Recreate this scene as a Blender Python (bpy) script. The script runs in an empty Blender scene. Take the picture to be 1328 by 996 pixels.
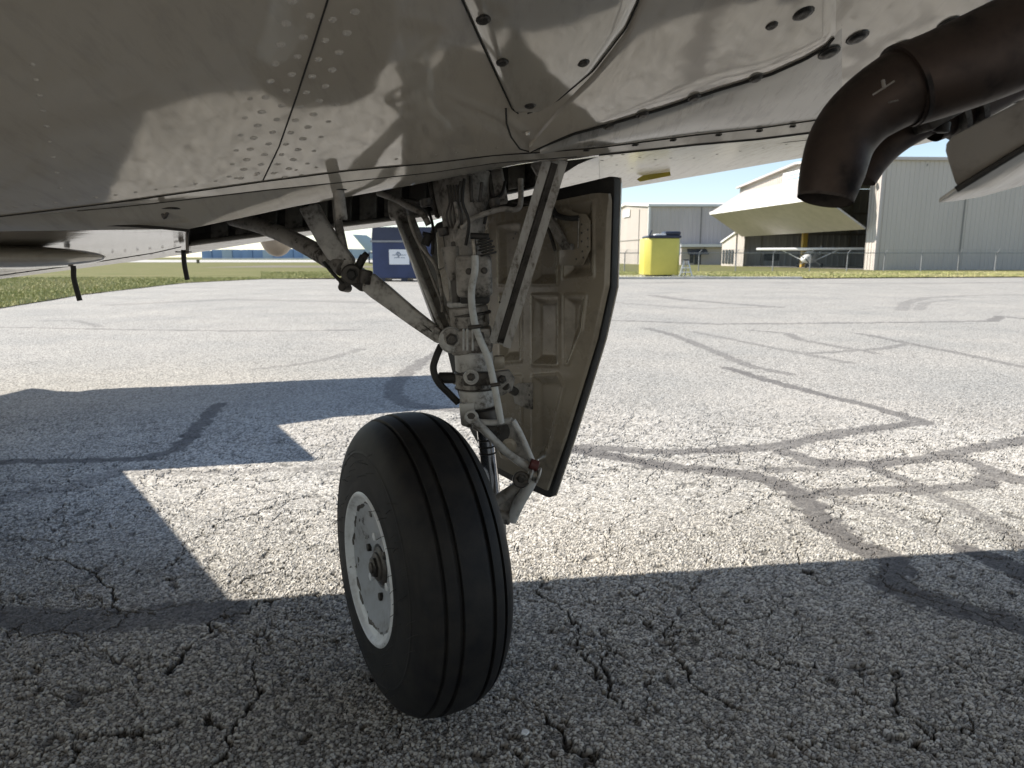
import bpy, bmesh, math, random
import numpy as np
from mathutils import Vector, Matrix
random.seed(5); rng = np.random.default_rng(5)
SC = bpy.context.scene; COL = SC.collection
R = math.radians
# ------------------------------------------------------------------ camera, world, sun, exposure
EYE = .93; FP = 921.; PITCH = R(10.16)
cam = bpy.data.cameras.new('camera'); camo = bpy.data.objects.new('camera', cam); COL.objects.link(camo)
camo.location = (0, 0, EYE); camo.rotation_euler = (R(90) - PITCH, 0, 0)
cam.sensor_width = 36; cam.lens = FP / 1328 * 36; cam.clip_start = .02; cam.clip_end = 3000
cam.dof.use_dof = True; cam.dof.focus_distance = 1.4; cam.dof.aperture_fstop = 10
SC.camera = camo
SUN_EL, SUN_BETA = R(38), R(12)          # sun stands to the left, a little beyond the gear
to_sun = Vector((-math.cos(SUN_BETA) * math.cos(SUN_EL), math.sin(SUN_BETA) * math.cos(SUN_EL), math.sin(SUN_EL)))
w = bpy.data.worlds.new("World"); SC.world = w; w.use_nodes = True
nt = w.node_tree; bg = nt.nodes['Background']
sky = nt.nodes.new('ShaderNodeTexSky'); sky.sky_type = 'NISHITA'; sky.sun_disc = False
sky.sun_elevation = SUN_EL; sky.sun_rotation = math.atan2(to_sun.x, to_sun.y)
sky.air_density = 1.0; sky.dust_density = .05; sky.ozone_density = 2.5
hs = nt.nodes.new('ShaderNodeHueSaturation'); hs.inputs['Saturation'].default_value = .80; nt.links.new(sky.outputs[0], hs.inputs['Color'])
nt.links.new(hs.outputs[0], bg.inputs[0]); bg.inputs[1].default_value = .10
sl = bpy.data.lights.new('sun', 'SUN'); sl.energy = 5.0; sl.angle = R(.53); sl.color = (1, .93, .83)
so = bpy.data.objects.new('sun', sl); COL.objects.link(so)
so.rotation_euler = to_sun.to_track_quat('Z', 'Y').to_euler()
SC.view_settings.view_transform = 'Standard'; SC.view_settings.look = 'None'
SC.view_settings.exposure = .85; SC.view_settings.gamma = 1
SC.cycles.max_bounces = 8; SC.cycles.diffuse_bounces = 5; SC.cycles.glossy_bounces = 4
# ------------------------------------------------------------------ photo survey helpers (pixel of the 1328x996 photo -> point of the place)
cp, sp = math.cos(PITCH), math.sin(PITCH)
def ray(px, py):
    x = (px - 664) / FP; y = (498 - py) / FP
    return Vector((x, cp + y * sp, -sp + y * cp))
def P(px, py, Y):                         # the point seen there at distance Y
    d = ray(px, py); return Vector((0, 0, EYE)) + d * (Y / d.y)
def G(px, py, z=0.):                      # on the ground
    d = ray(px, py); return Vector((0, 0, EYE)) + d * ((z - EYE) / d.z)
def PL(px, py, a, m):                     # on the vertical plane Y = a + m X
    d = ray(px, py); t = a / (d.y - m * d.x); return Vector((0, 0, EYE)) + d * t
# ------------------------------------------------------------------ object helpers
ROOTLOC = {}
def wloc(o):
    v = Vector((0, 0, 0))
    while o is not None: v = v + o.location; o = o.parent
    return v
def thing(name, label, cat, loc, group=None):
    o = bpy.data.objects.new(name, None); COL.objects.link(o); o.location = loc
    o['label'] = label; o['category'] = cat; o.empty_display_size = .1
    if group: o['group'] = group
    return o
def obj(name, vs, fs, mat, parent=None, smooth=False, kind=None, label=None, sharp=None):
    vs = [Vector(v) for v in vs]
    lo = Vector((min(v.x for v in vs), min(v.y for v in vs), min(v.z for v in vs)))
    hi = Vector((max(v.x for v in vs), max(v.y for v in vs), max(v.z for v in vs)))
    c = (lo + hi) / 2; c.z = lo.z
    me = bpy.data.meshes.new(name); me.from_pydata([tuple(v - c) for v in vs], [], fs)
    if isinstance(mat, (list, tuple)):
        for m_ in mat: me.materials.append(m_)
    else: me.materials.append(mat)
    if smooth:
        me.polygons.foreach_set('use_smooth', [True] * len(me.polygons))
        me.update()
        try: me.set_sharp_from_angle(angle=R(sharp or 40))
        except Exception: pass
    o = bpy.data.objects.new(name, me); COL.objects.link(o)
    o.location = c - (wloc(parent) if parent else Vector((0, 0, 0)))
    if parent: o.parent = parent
    if kind: o['kind'] = kind
    if label: o['label'] = label
    return o
class MB:
    def __init__(s): s.v = []; s.f = []
    def add(s, vs, fs):
        b = len(s.v); s.v += [Vector(v) for v in vs]; s.f += [tuple(b + i for i in f) for f in fs]; return s
    def bm(s, bm_):
        bm_.verts.index_update(); return s.add([v.co.copy() for v in bm_.verts], [tuple(v.index for v in f.verts) for f in bm_.faces])
    def box(s, c, ax, half, bev=0, seg=2):
        b = bmesh.new(); bmesh.ops.create_cube(b, size=2)
        for v in b.verts: v.co = Vector((v.co.x * half[0], v.co.y * half[1], v.co.z * half[2]))
        if bev: bmesh.ops.bevel(b, geom=b.edges[:], offset=bev, segments=seg, profile=.5, affect='EDGES')
        M = Matrix((ax[0], ax[1], ax[2])).transposed()
        for v in b.verts: v.co = M @ v.co + Vector(c)
        s.bm(b); b.free(); return s
    def aabb(s, x0, x1, y0, y1, z0, z1, bev=0):
        return s.box(((x0 + x1) / 2, (y0 + y1) / 2, (z0 + z1) / 2), ((1, 0, 0), (0, 1, 0), (0, 0, 1)), ((x1 - x0) / 2, (y1 - y0) / 2, (z1 - z0) / 2), bev)
    def tube(s, pts, r, n=14, smooth=6, caps=True):
        pts = [Vector(p) for p in pts]; rs = list(r) if isinstance(r, (list, tuple)) else [r] * len(pts)
        if smooth and len(pts) > 2:
            q = []; qr = []
            for i in range(len(pts) - 1):
                a, b_, c, d = pts[max(i - 1, 0)], pts[i], pts[i + 1], pts[min(i + 2, len(pts) - 1)]
                for k in range(smooth):
                    t = k / smooth
                    q.append(.5 * ((2 * b_) + (c - a) * t + (2 * a - 5 * b_ + 4 * c - d) * t * t + (3 * b_ - a - 3 * c + d) * t ** 3))
                    qr.append(rs[i] * (1 - t) + rs[i + 1] * t)
            q.append(pts[-1]); qr.append(rs[-1]); pts, rs = q, qr
        vs = []; fs = []; up = None
        for i, p in enumerate(pts):
            t = (pts[min(i + 1, len(pts) - 1)] - pts[max(i - 1, 0)]).normalized()
            if up is None: up = t.orthogonal().normalized()
            u = (up - t * up.dot(t)).normalized(); up = u; v = t.cross(u)
            for k in range(n):
                a = 2 * math.pi * k / n; vs.append(p + (u * math.cos(a) + v * math.sin(a)) * rs[i])
        for i in range(len(pts) - 1):
            for k in range(n):
                a = i * n + k; b_ = i * n + (k + 1) % n; fs.append((a, b_, b_ + n, a + n))
        if caps: fs.append(tuple(range(n))[::-1]); fs.append(tuple(range((len(pts) - 1) * n, len(pts) * n)))
        return s.add(vs, fs)
    def lathe(s, a, axis, prof, n=32):     # prof: (along, radius)
        a = Vector(a); t = Vector(axis).normalized(); u = t.orthogonal().normalized(); v = t.cross(u); vs = []; fs = []
        for (h, r) in prof:
            for k in range(n):
                an = 2 * math.pi * k / n; vs.append(a + t * h + (u * math.cos(an) + v * math.sin(an)) * r)
        for i in range(len(prof) - 1):
            for k in range(n):
                p = i * n + k; q = i * n + (k + 1) % n; fs.append((p, q, q + n, p + n))
        if prof[0][1] > 1e-5: fs.append(tuple(range(n))[::-1])
        if prof[-1][1] > 1e-5: fs.append(tuple(range((len(prof) - 1) * n, len(prof) * n)))
        return s.add(vs, fs)
    def cyl(s, a, b, r, n=18, bev=.15):
        a, b = Vector(a), Vector(b); L = (b - a).length; e = min(r * bev, L * .3)
        return s.lathe(a, b - a, [(0, r - e), (e, r), (L - e, r), (L, r - e)], n)
    def beam(s, a, b, prof, up):           # extrude a closed 2D profile (side, up) from a to b
        a, b = Vector(a), Vector(b); t = (b - a).normalized(); up = Vector(up); up = (up - t * up.dot(t)).normalized(); sd = t.cross(up)
        n = len(prof); vs = [p + sd * x + up * y for p in (a, b) for (x, y) in prof]
        fs = [(i, (i + 1) % n, n + (i + 1) % n, n + i) for i in range(n)] + [tuple(range(n))[::-1], tuple(range(n, 2 * n))]
        return s.add(vs, fs)
    def plate(s, pts, back, bev=.002, seg=2):   # polygon pts extruded along the vector back
        b = bmesh.new(); vs = [b.verts.new(p) for p in pts]; f = b.faces.new(vs)
        r_ = bmesh.ops.extrude_face_region(b, geom=[f])
        for v in [e for e in r_['geom'] if isinstance(e, bmesh.types.BMVert)]: v.co += Vector(back)
        bmesh.ops.recalc_face_normals(b, faces=b.faces[:])
        if bev: bmesh.ops.bevel(b, geom=b.edges[:], offset=bev, segments=seg, profile=.5, affect='EDGES', clamp_overlap=True)
        s.bm(b); b.free(); return s
    def done(s, name, mat, parent=None, smooth=True, **k): return obj(name, s.v, s.f, mat, parent, smooth, **k)
def px_plate(pts, Y, th, bev=.0015): return [P(a, b, Y) for a, b in pts], Vector((0, th, 0)), bev
# ------------------------------------------------------------------ materials
def newmat(name):
    m = bpy.data.materials.new(name); m.use_nodes = True
    return m, m.node_tree, m.node_tree.nodes['Principled BSDF']
def N(t, typ, **k):
    n = t.nodes.new(typ)
    for a, v in k.items():
        if a in ('op',): n.operation = v
        elif a == 'bt': n.blend_type = v
        else: setattr(n, a, v)
    return n
def tex(t, scale, detail=4, rough=.55, kind='ShaderNodeTexNoise', coord='Object', stretch=None):
    tc = t.nodes.new('ShaderNodeTexCoord'); n = t.nodes.new(kind); src = tc.outputs[coord]
    if stretch:
        mp = t.nodes.new('ShaderNodeMapping'); mp.inputs['Scale'].default_value = stretch; t.links.new(src, mp.inputs[0]); src = mp.outputs[0]
    t.links.new(src, n.inputs['Vector']); n.inputs['Scale'].default_value = scale
    if kind == 'ShaderNodeTexNoise': n.inputs['Detail'].default_value = detail; n.inputs['Roughness'].default_value = rough
    return n
def ramp(t, src, stops):
    r = t.nodes.new('ShaderNodeValToRGB'); t.links.new(src, r.inputs[0]); e = r.color_ramp.elements
    while len(e) < len(stops): e.new(.5)
    for i, (p_, c) in enumerate(stops): e[i].position = p_; e[i].color = (*c, 1) if len(c) == 3 else c
    return r
def mix(t, f, a, b, bt='MIX'):
    m = t.nodes.new('ShaderNodeMix'); m.data_type = 'RGBA'; m.blend_type = bt
    for s_, v in ((m.inputs[0], f), (m.inputs[6], a), (m.inputs[7], b)):
        if isinstance(v, (int, float)): s_.default_value = v
        elif isinstance(v, (tuple, list)): s_.default_value = (*v, 1) if len(v) == 3 else v
        else: t.links.new(v, s_)
    return m.outputs[2]
def bump(t, b, src, st, dist=.01):
    n = t.nodes.new('ShaderNodeBump'); n.inputs['Strength'].default_value = st; n.inputs['Distance'].default_value = dist
    t.links.new(src, n.inputs['Height']); t.links.new(n.outputs[0], b.inputs['Normal'])
def paint(name, col, dirt, amount=.5, scale=9, rough=.45, metal=0., bmp=.15, spec=.5, coat=0., rvar=.2, stretch=None, chips=None):
    """paint or metal with dirt blotches, streaks, optional chips"""
    m, t, b = newmat(name)
    n1 = tex(t, scale, 6, .62, stretch=stretch); n2 = tex(t, scale * 7, 4, .6)
    a = .62 - amount * .35
    r1 = ramp(t, n1.outputs[0], [(a, (0, 0, 0)), (min(a + .22, .98), (1, 1, 1))])
    r2 = ramp(t, n2.outputs[0], [(.42, (0, 0, 0)), (.68, (1, 1, 1))])
    mul = N(t, 'ShaderNodeMath', op='MULTIPLY'); t.links.new(r1.outputs[0], mul.inputs[0]); t.links.new(r2.outputs[0], mul.inputs[1])
    add = N(t, 'ShaderNodeMath', op='MULTIPLY_ADD'); t.links.new(r1.outputs[0], add.inputs[0]); add.inputs[1].default_value = .45; t.links.new(mul.outputs[0], add.inputs[2]); add.use_clamp = True
    c = mix(t, add.outputs[0], col, dirt)
    if chips:
        n3 = tex(t, chips[1], 5, .7); r3 = ramp(t, n3.outputs[0], [(chips[2], (0, 0, 0)), (chips[2] + .015, (1, 1, 1))])
        c = mix(t, r3.outputs[0], c, chips[0])
    t.links.new(c, b.inputs['Base Color']); b.inputs['Metallic'].default_value = metal
    b.inputs['Specular IOR Level'].default_value = spec; b.inputs['Coat Weight'].default_value = coat; b.inputs['Coat Roughness'].default_value = .08
    mr = N(t, 'ShaderNodeMapRange'); t.links.new(add.outputs[0], mr.inputs[0]); mr.inputs[3].default_value = rough; mr.inputs[4].default_value = min(1, rough + rvar)
    t.links.new(mr.outputs[0], b.inputs['Roughness'])
    if bmp: bump(t, b, n2.outputs[0], bmp, .002)
    return m
M = {}
def skin_mat(name, col, dirt, rough, ior, wav=.25, amount=.5, tint=None):
    m, t, b = newmat(name)
    n1 = tex(t, 2.2, 5, .6); n2 = tex(t, 3.5, 3, .5, stretch=(1, 1, 1)); n3 = tex(t, 60, 5, .65); n4 = tex(t, 14, 6, .7, stretch=(3.2, .6, 1))
    r1 = ramp(t, n1.outputs[0], [(.35, (0, 0, 0)), (.7, (1, 1, 1))]); r4 = ramp(t, n4.outputs[0], [(.5, (0, 0, 0)), (.75, (1, 1, 1))])
    c = mix(t, r1.outputs[0], col, tuple(x * .9 for x in col))
    mm = N(t, 'ShaderNodeMath', op='MULTIPLY'); t.links.new(r4.outputs[0], mm.inputs[0]); mm.inputs[1].default_value = amount
    c = mix(t, mm.outputs[0], c, dirt)
    t.links.new(c, b.inputs['Base Color']); b.inputs['IOR'].default_value = ior
    mr = N(t, 'ShaderNodeMapRange'); t.links.new(n3.outputs[0], mr.inputs[0]); mr.inputs[3].default_value = rough * .6; mr.inputs[4].default_value = rough * 1.6
    t.links.new(mr.outputs[0], b.inputs['Roughness'])
    bump(t, b, n2.outputs[0], wav, .006)
    return m
M['skin'] = skin_mat('white_aircraft_paint', (.57, .51, .425), (.17, .15, .125), .065, 2.4, .42, .25)
M['skin2'] = skin_mat('fairing_paint', (.47, .43, .365), (.18, .16, .14), .075, 2.4, .45, .35)
M['skin3'] = skin_mat('scuffed_wing_paint', (.66, .63, .57), (.27, .23, .18), .20, 2.3, .5, .75)
M['grimy'] = skin_mat('grimy_cowl_paint', (.40, .38, .34), (.09, .075, .06), .16, 2.3, .8, .95)
M['gear'] = paint('gear_paint', (.33, .305, .275), (.05, .043, .036), .62, 14, .5, 0, .3, chips=((.03, .027, .025), 55, .66))
M['gear_lt'] = paint('gear_white_paint', (.47, .46, .44), (.11, .095, .08), .5, 16, .45, 0, .3, chips=((.05, .045, .04), 60, .68))
M['gear_dk'] = paint('greasy_metal', (.07, .062, .055), (.02, .018, .016), .5, 20, .45, .3, .5)
M['strutmetal'] = paint('bare_strut_metal', (.38, .365, .34), (.13, .11, .09), .45, 18, .38, .25, .25, stretch=(4, 4, 1))
M['oldmetal'] = paint('worn_steel', (.30, .28, .25), (.06, .05, .04), .6, 30, .4, .8, .3)
M['chrome'] = paint('chrome_piston', (.75, .75, .76), (.2, .18, .16), .25, 24, .12, 1., .05)
M['black'] = paint('black_rubber_seal', (.018, .017, .016), (.04, .037, .033), .5, 30, .6, 0, .4)
M['hose_w'] = paint('pale_hose', (.50, .50, .48), (.2, .18, .15), .3, 20, .5, 0, .2)
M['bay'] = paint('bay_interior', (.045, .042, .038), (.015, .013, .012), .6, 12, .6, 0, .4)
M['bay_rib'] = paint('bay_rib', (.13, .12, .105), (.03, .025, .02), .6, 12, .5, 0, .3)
M['door'] = paint('door_inner_paint', (.285, .247, .19), (.13, .105, .075), .4, 6, .26, 0, .12, .6, .1)
M['bolt'] = paint('bolt_head', (.06, .055, .05), (.02, .018, .016), .5, 60, .4, .7, .3)
M['rivet'] = M['skin']
M['exhaust'] = paint('burnt_exhaust_steel', (.062, .043, .035), (.016, .013, .012), .66, 6, .45, .55, .12, rvar=.25)
M['liner'] = paint('sooty_pipe_lining', (.075, .06, .052), (.03, .025, .022), .5, 20, .7, .2)
M['flap'] = paint('cowl_flap_paint', (.30, .27, .235), (.11, .095, .08), .5, 9, .4, 0, .3)
M['seam'] = paint('seam_gap', (.02, .018, .016), (.03, .026, .022), .5, 30, .8, 0, 0)
# tyre
m, t, b = newmat('tyre_rubber'); n1 = tex(t, 22, 5, .6); n2 = tex(t, 260, 3, .6)
c = mix(t, ramp(t, n1.outputs[0], [(.35, (0, 0, 0)), (.75, (1, 1, 1))]).outputs[0], (.009, .009, .011), (.024, .022, .020))
t.links.new(c, b.inputs['Base Color']); b.inputs['Roughness'].default_value = .62; b.inputs['Specular IOR Level'].default_value = .28; bump(t, b, n2.outputs[0], .25, .001); M['tyre'] = m
M['disc'] = paint('grey_white_wheel_disc', (.36, .38, .41), (.24, .24, .24), .5, 12, .4, 0, .2, chips=((.07, .07, .07), 24, .64))
M['rim'] = paint('chipped_white_wheel_paint', (.66, .68, .70), (.40, .40, .40), .4, 14, .4, 0, .2, chips=((.10, .10, .10), 22, .63))
# building cladding
def flat(name, col, var=.06, rough=.6, scale=.6, metal=0, bmp=0, dirt=None, stretch=None):
    m, t, b = newmat(name); n = tex(t, scale, 5, .6, stretch=stretch)
    d = dirt or tuple(x * (1 - 2.5 * var) for x in col)
    c = mix(t, ramp(t, n.outputs[0], [(.35, (0, 0, 0)), (.7, (1, 1, 1))]).outputs[0], col, d)
    t.links.new(c, b.inputs['Base Color']); b.inputs['Roughness'].default_value = rough; b.inputs['Metallic'].default_value = metal
    if bmp: bump(t, b, n.outputs[0], bmp)
    return m
M['clad'] = flat('cream_metal_cladding', (.52, .475, .43), .05, .5, .4, stretch=(1, 1, .15))
M['clad2'] = flat('beige_metal_cladding', (.52, .475, .45), .05, .5, .4, stretch=(1, 1, .15))
M['trim'] = flat('white_trim', (.74, .74, .72), .03); M['trimd'] = flat('dark_seam_trim', (.22, .21, .19), .05)
M['bifold'] = flat('bifold_door_panel', (.44, .41, .385), .06, .55, 1.5)
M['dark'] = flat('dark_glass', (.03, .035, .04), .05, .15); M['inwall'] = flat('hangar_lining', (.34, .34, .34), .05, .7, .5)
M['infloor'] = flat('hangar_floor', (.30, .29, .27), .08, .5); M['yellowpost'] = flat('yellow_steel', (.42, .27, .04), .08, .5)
M['yellow'] = flat('yellow_polyethylene', (.53, .475, .09), .05, .38, 1.2); M['navy'] = flat('dark_navy_lid', (.02, .025, .045), .1, .4, 3)
M['blue'] = flat('blue_dumpster_paint', (.026, .042, .115), .1, .42, 2); M['white'] = flat('white_paint', (.78, .79, .8), .04, .4)
M['alu'] = flat('aluminium', (.62, .63, .64), .08, .35, 8, .6); M['galv'] = flat('galvanised_steel', (.27, .275, .28), .1, .55, 5)
M['greylogo'] = flat('grey_print', (.16, .2, .27), .05); M['bluesign'] = flat('pale_blue_print', (.3, .5, .62), .05)
M['concrete'] = flat('pale_concrete', (.52, .50, .46), .12, .8, 3, bmp=.2); M['hazeblue'] = flat('hazy_blue_panel', (.26, .40, .66), .12, .5, .08)  # the blue panel colour carries the horizon haze
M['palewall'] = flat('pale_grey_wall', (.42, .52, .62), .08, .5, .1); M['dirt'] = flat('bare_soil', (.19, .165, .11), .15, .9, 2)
M['red'] = flat('dull_red_grip', (.10, .02, .018), .1, .5)
M['yellowtip'] = paint('yellow_sealant', (.55, .45, .06), (.4, .36, .2), .4, 20, .6)
# ------------------------------------------------------------------ noise for real relief
def h2(ix, iy, s):
    x = (ix.astype(np.int64) * 73856093) ^ (iy.astype(np.int64) * 19349663) ^ (s * 83492791); x &= 0xffffffff
    x = (x ^ (x >> 16)) * 0x45d9f3b & 0xffffffff; x = (x ^ (x >> 16)) * 0x45d9f3b & 0xffffffff; x ^= x >> 16
    return (x & 0xffffff) / float(0x1000000)
def vnoise(x, y, s):
    ix, iy = np.floor(x), np.floor(y); fx, fy = x - ix, y - iy; fx = fx * fx * (3 - 2 * fx); fy = fy * fy * (3 - 2 * fy)
    a, b_, c, d = h2(ix, iy, s), h2(ix + 1, iy, s), h2(ix, iy + 1, s), h2(ix + 1, iy + 1, s)
    return (a * (1 - fx) + b_ * fx) * (1 - fy) + (c * (1 - fx) + d * fx) * fy
def fbm(x, y, s, o=4):
    v = 0; a = .5; n = 0
    for i in range(o): v = v + a * vnoise(x, y, s + i * 7); n += a; x = x * 2.03 + 1.7; y = y * 2.03 + 9.1; a *= .55
    return v / n
def worley(x, y, s):
    ix, iy = np.floor(x), np.floor(y); f1 = np.full(x.shape, 9.); f2 = np.full(x.shape, 9.); idv = np.zeros(x.shape)
    for dx in (-1, 0, 1):
        for dy in (-1, 0, 1):
            cx, cy = ix + dx, iy + dy; d = np.hypot(cx + h2(cx, cy, s) - x, cy + h2(cx, cy, s + 31) - y); i_ = h2(cx, cy, s + 77)
            n = d < f1; f2 = np.where(n, f1, np.minimum(f2, d)); idv = np.where(n, i_, idv); f1 = np.where(n, d, f1)
    return f1, f2, idv
def sstep(a, b_, x): t_ = np.clip((x - a) / (b_ - a), 0, 1); return t_ * t_ * (3 - 2 * t_)
# ------------------------------------------------------------------ ground
def asphalt():
    m, t, b = newmat('weathered_asphalt')
    at = N(t, 'ShaderNodeAttribute', attribute_name='stone'); near = N(t, 'ShaderNodeAttribute', attribute_name='nearness')
    tc = t.nodes.new('ShaderNodeTexCoord')
    v = t.nodes.new('ShaderNodeTexVoronoi'); v.inputs['Scale'].default_value = 75; t.links.new(tc.outputs['Object'], v.inputs['Vector'])
    sepc = t.nodes.new('ShaderNodeSeparateColor'); t.links.new(v.outputs['Color'], sepc.inputs[0])
    rv = ramp(t, sepc.outputs[0], [(0, (.28, .27, .25)), (.25, (.37, .357, .332)), (.6, (.45, .435, .405)), (1, (.56, .54, .50))])
    rd = ramp(t, v.outputs['Distance'], [(.35, (1, 1, 1)), (.8, (.5, .49, .48))])
    far = mix(t, 1., rv.outputs[0], rd.outputs[0], 'MULTIPLY')
    c = mix(t, near.outputs['Fac'], far, at.outputs['Color'])
    n = tex(t, .7, 5, .6); r = ramp(t, n.outputs[0], [(.3, (.84, .86, .87)), (.7, (1.08, 1.07, 1.05))]); c = mix(t, 1., c, r.outputs[0], 'MULTIPLY')
    tar = N(t, 'ShaderNodeAttribute', attribute_name='tar')
    nt_ = tex(t, 40, 4, .7); rt = ramp(t, nt_.outputs[0], [(.35, (.075, .071, .07)), (.7, (.15, .141, .135))])
    c = mix(t, tar.outputs['Fac'], c, rt.outputs[0])
    t.links.new(c, b.inputs['Base Color']); b.inputs['Roughness'].default_value = .9; b.inputs['Specular IOR Level'].default_value = .25
    bump(t, b, v.outputs['Distance'], -.35, .006)
    return m
M['asphalt'] = asphalt()
TAR = [  # centre lines in photo pixels, half width in metres, strength
 ([(-80,602),(0,598),(110,596),(188,594),(225,583),(248,566),(262,548),(272,533),(285,523)], .035, .8),
 ([(-60,655),(0,645),(90,632),(150,612)], .06, .35), ([(160,613),(300,612),(410,606),(470,600)], .03, .4),
 ([(-60,806),(0,803),(100,804),(190,801),(240,797),(292,792)], .055, .75),
 ([(575,455),(548,468),(524,486),(511,500),(511,514),(535,526),(600,531)], .055, .6),
 ([(700,577),(760,579),(867,586),(940,582),(1017,577),(1059,567),(1120,556),(1200,547),(1123,524),(1059,509),(999,494),(944,477)], .045, .75),
 ([(837,425),(870,433),(901,445),(974,475),(1025,485)], .05, .55),
 ([(700,580),(760,585),(803,592),(845,601),(965,614),(1000,622),(1034,639),(1060,666),(1085,691),(1115,708),(1143,719),(1160,733),(1158,757),(1195,775),(1238,787),(1328,811),(1420,850)], .05, .85),
 ([(1017,584),(1059,599),(1128,600),(1209,592),(1273,579),(1328,571),(1420,560)], .045, .75),
 ([(1000,609),(1060,607),(1128,600)], .03, .6), ([(1132,603),(1171,622),(1213,633)], .03, .7),
 ([(1034,639),(1145,635),(1213,633),(1273,626),(1295,614),(1265,599),(1230,592)], .04, .75), ([(1295,614),(1328,622),(1400,630)], .06, .75),
 ([(1213,639),(1256,661),(1295,682),(1328,703),(1400,740)], .035, .55),
 ([(1051,635),(1123,659),(1188,682),(1252,708)], .035, .35), ([(1252,712),(1290,726),(1328,745),(1400,780)], .04, .9),
 ([(786,415),(931,420),(1158,418),(1286,416),(1297,410),(1330,413)], .07, .6), ([(846,383),(888,389),(1008,398)], .12, .5),
 ([(974,428),(1021,432),(1038,440),(1136,458)], .05, .5), ([(901,430),(965,443),(1102,470)], .05, .4), ([(1115,432),(1179,445),(1328,475)], .05, .5),
 ([(1051,458),(1145,452),(1179,445)], .05, .5), ([(-40,423),(0,424),(160,427),(300,429),(460,428)], .05, .5), ([(60,416),(100,416),(130,423)], .05, .4),
 ([(330,478),(380,473),(420,466),(470,452)], .04, .35), ([(560,436),(600,432)], .05, .4),
 ([(1170,402),(1175,393),(1200,386),(1260,383),(1328,382)], .10, .35), ([(1190,402),(1200,392),(1240,388)], .08, .3),
 ([(800,367),(950,366),(1150,368),(1328,366)], .35, .3), ([(150,395),(300,388),(480,392)], .2, .3), ([(795,392),(900,400),(1000,398)], .1, .3),
]
CRK = [([(840,790),(862,800),(868,822),(920,818),(985,800),(1010,795)], .004), ([(780,830),(790,870),(800,905)], .005), ([(1045,735),(1075,760)], .004),
 ([(885,860),(915,893),(950,915)], .006), ([(60,720),(130,752),(160,785),(200,800)], .004), ([(210,870),(235,845),(262,820),(290,800),(330,790),(345,776),(420,765)], .005),
 ([(80,996),(120,960),(165,948),(230,935),(300,930)], .005), ([(290,990),(300,945),(330,900),(335,850),(318,825)], .004), ([(690,760),(740,800),(765,850),(780,880)], .005),
 ([(1150,870),(1185,893),(1160,920),(1195,945)], .006), ([(1030,700),(1040,730)], .003), ([(1080,640),(1140,655)], .003), ([(400,640),(340,660),(260,690),(210,735)], .003),
 ([(1180,960),(1230,940),(1262,950)], .004), ([(640,900),(700,925),(760,985)], .004), ([(960,850),(1010,862),(1050,856)], .003)]
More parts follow.
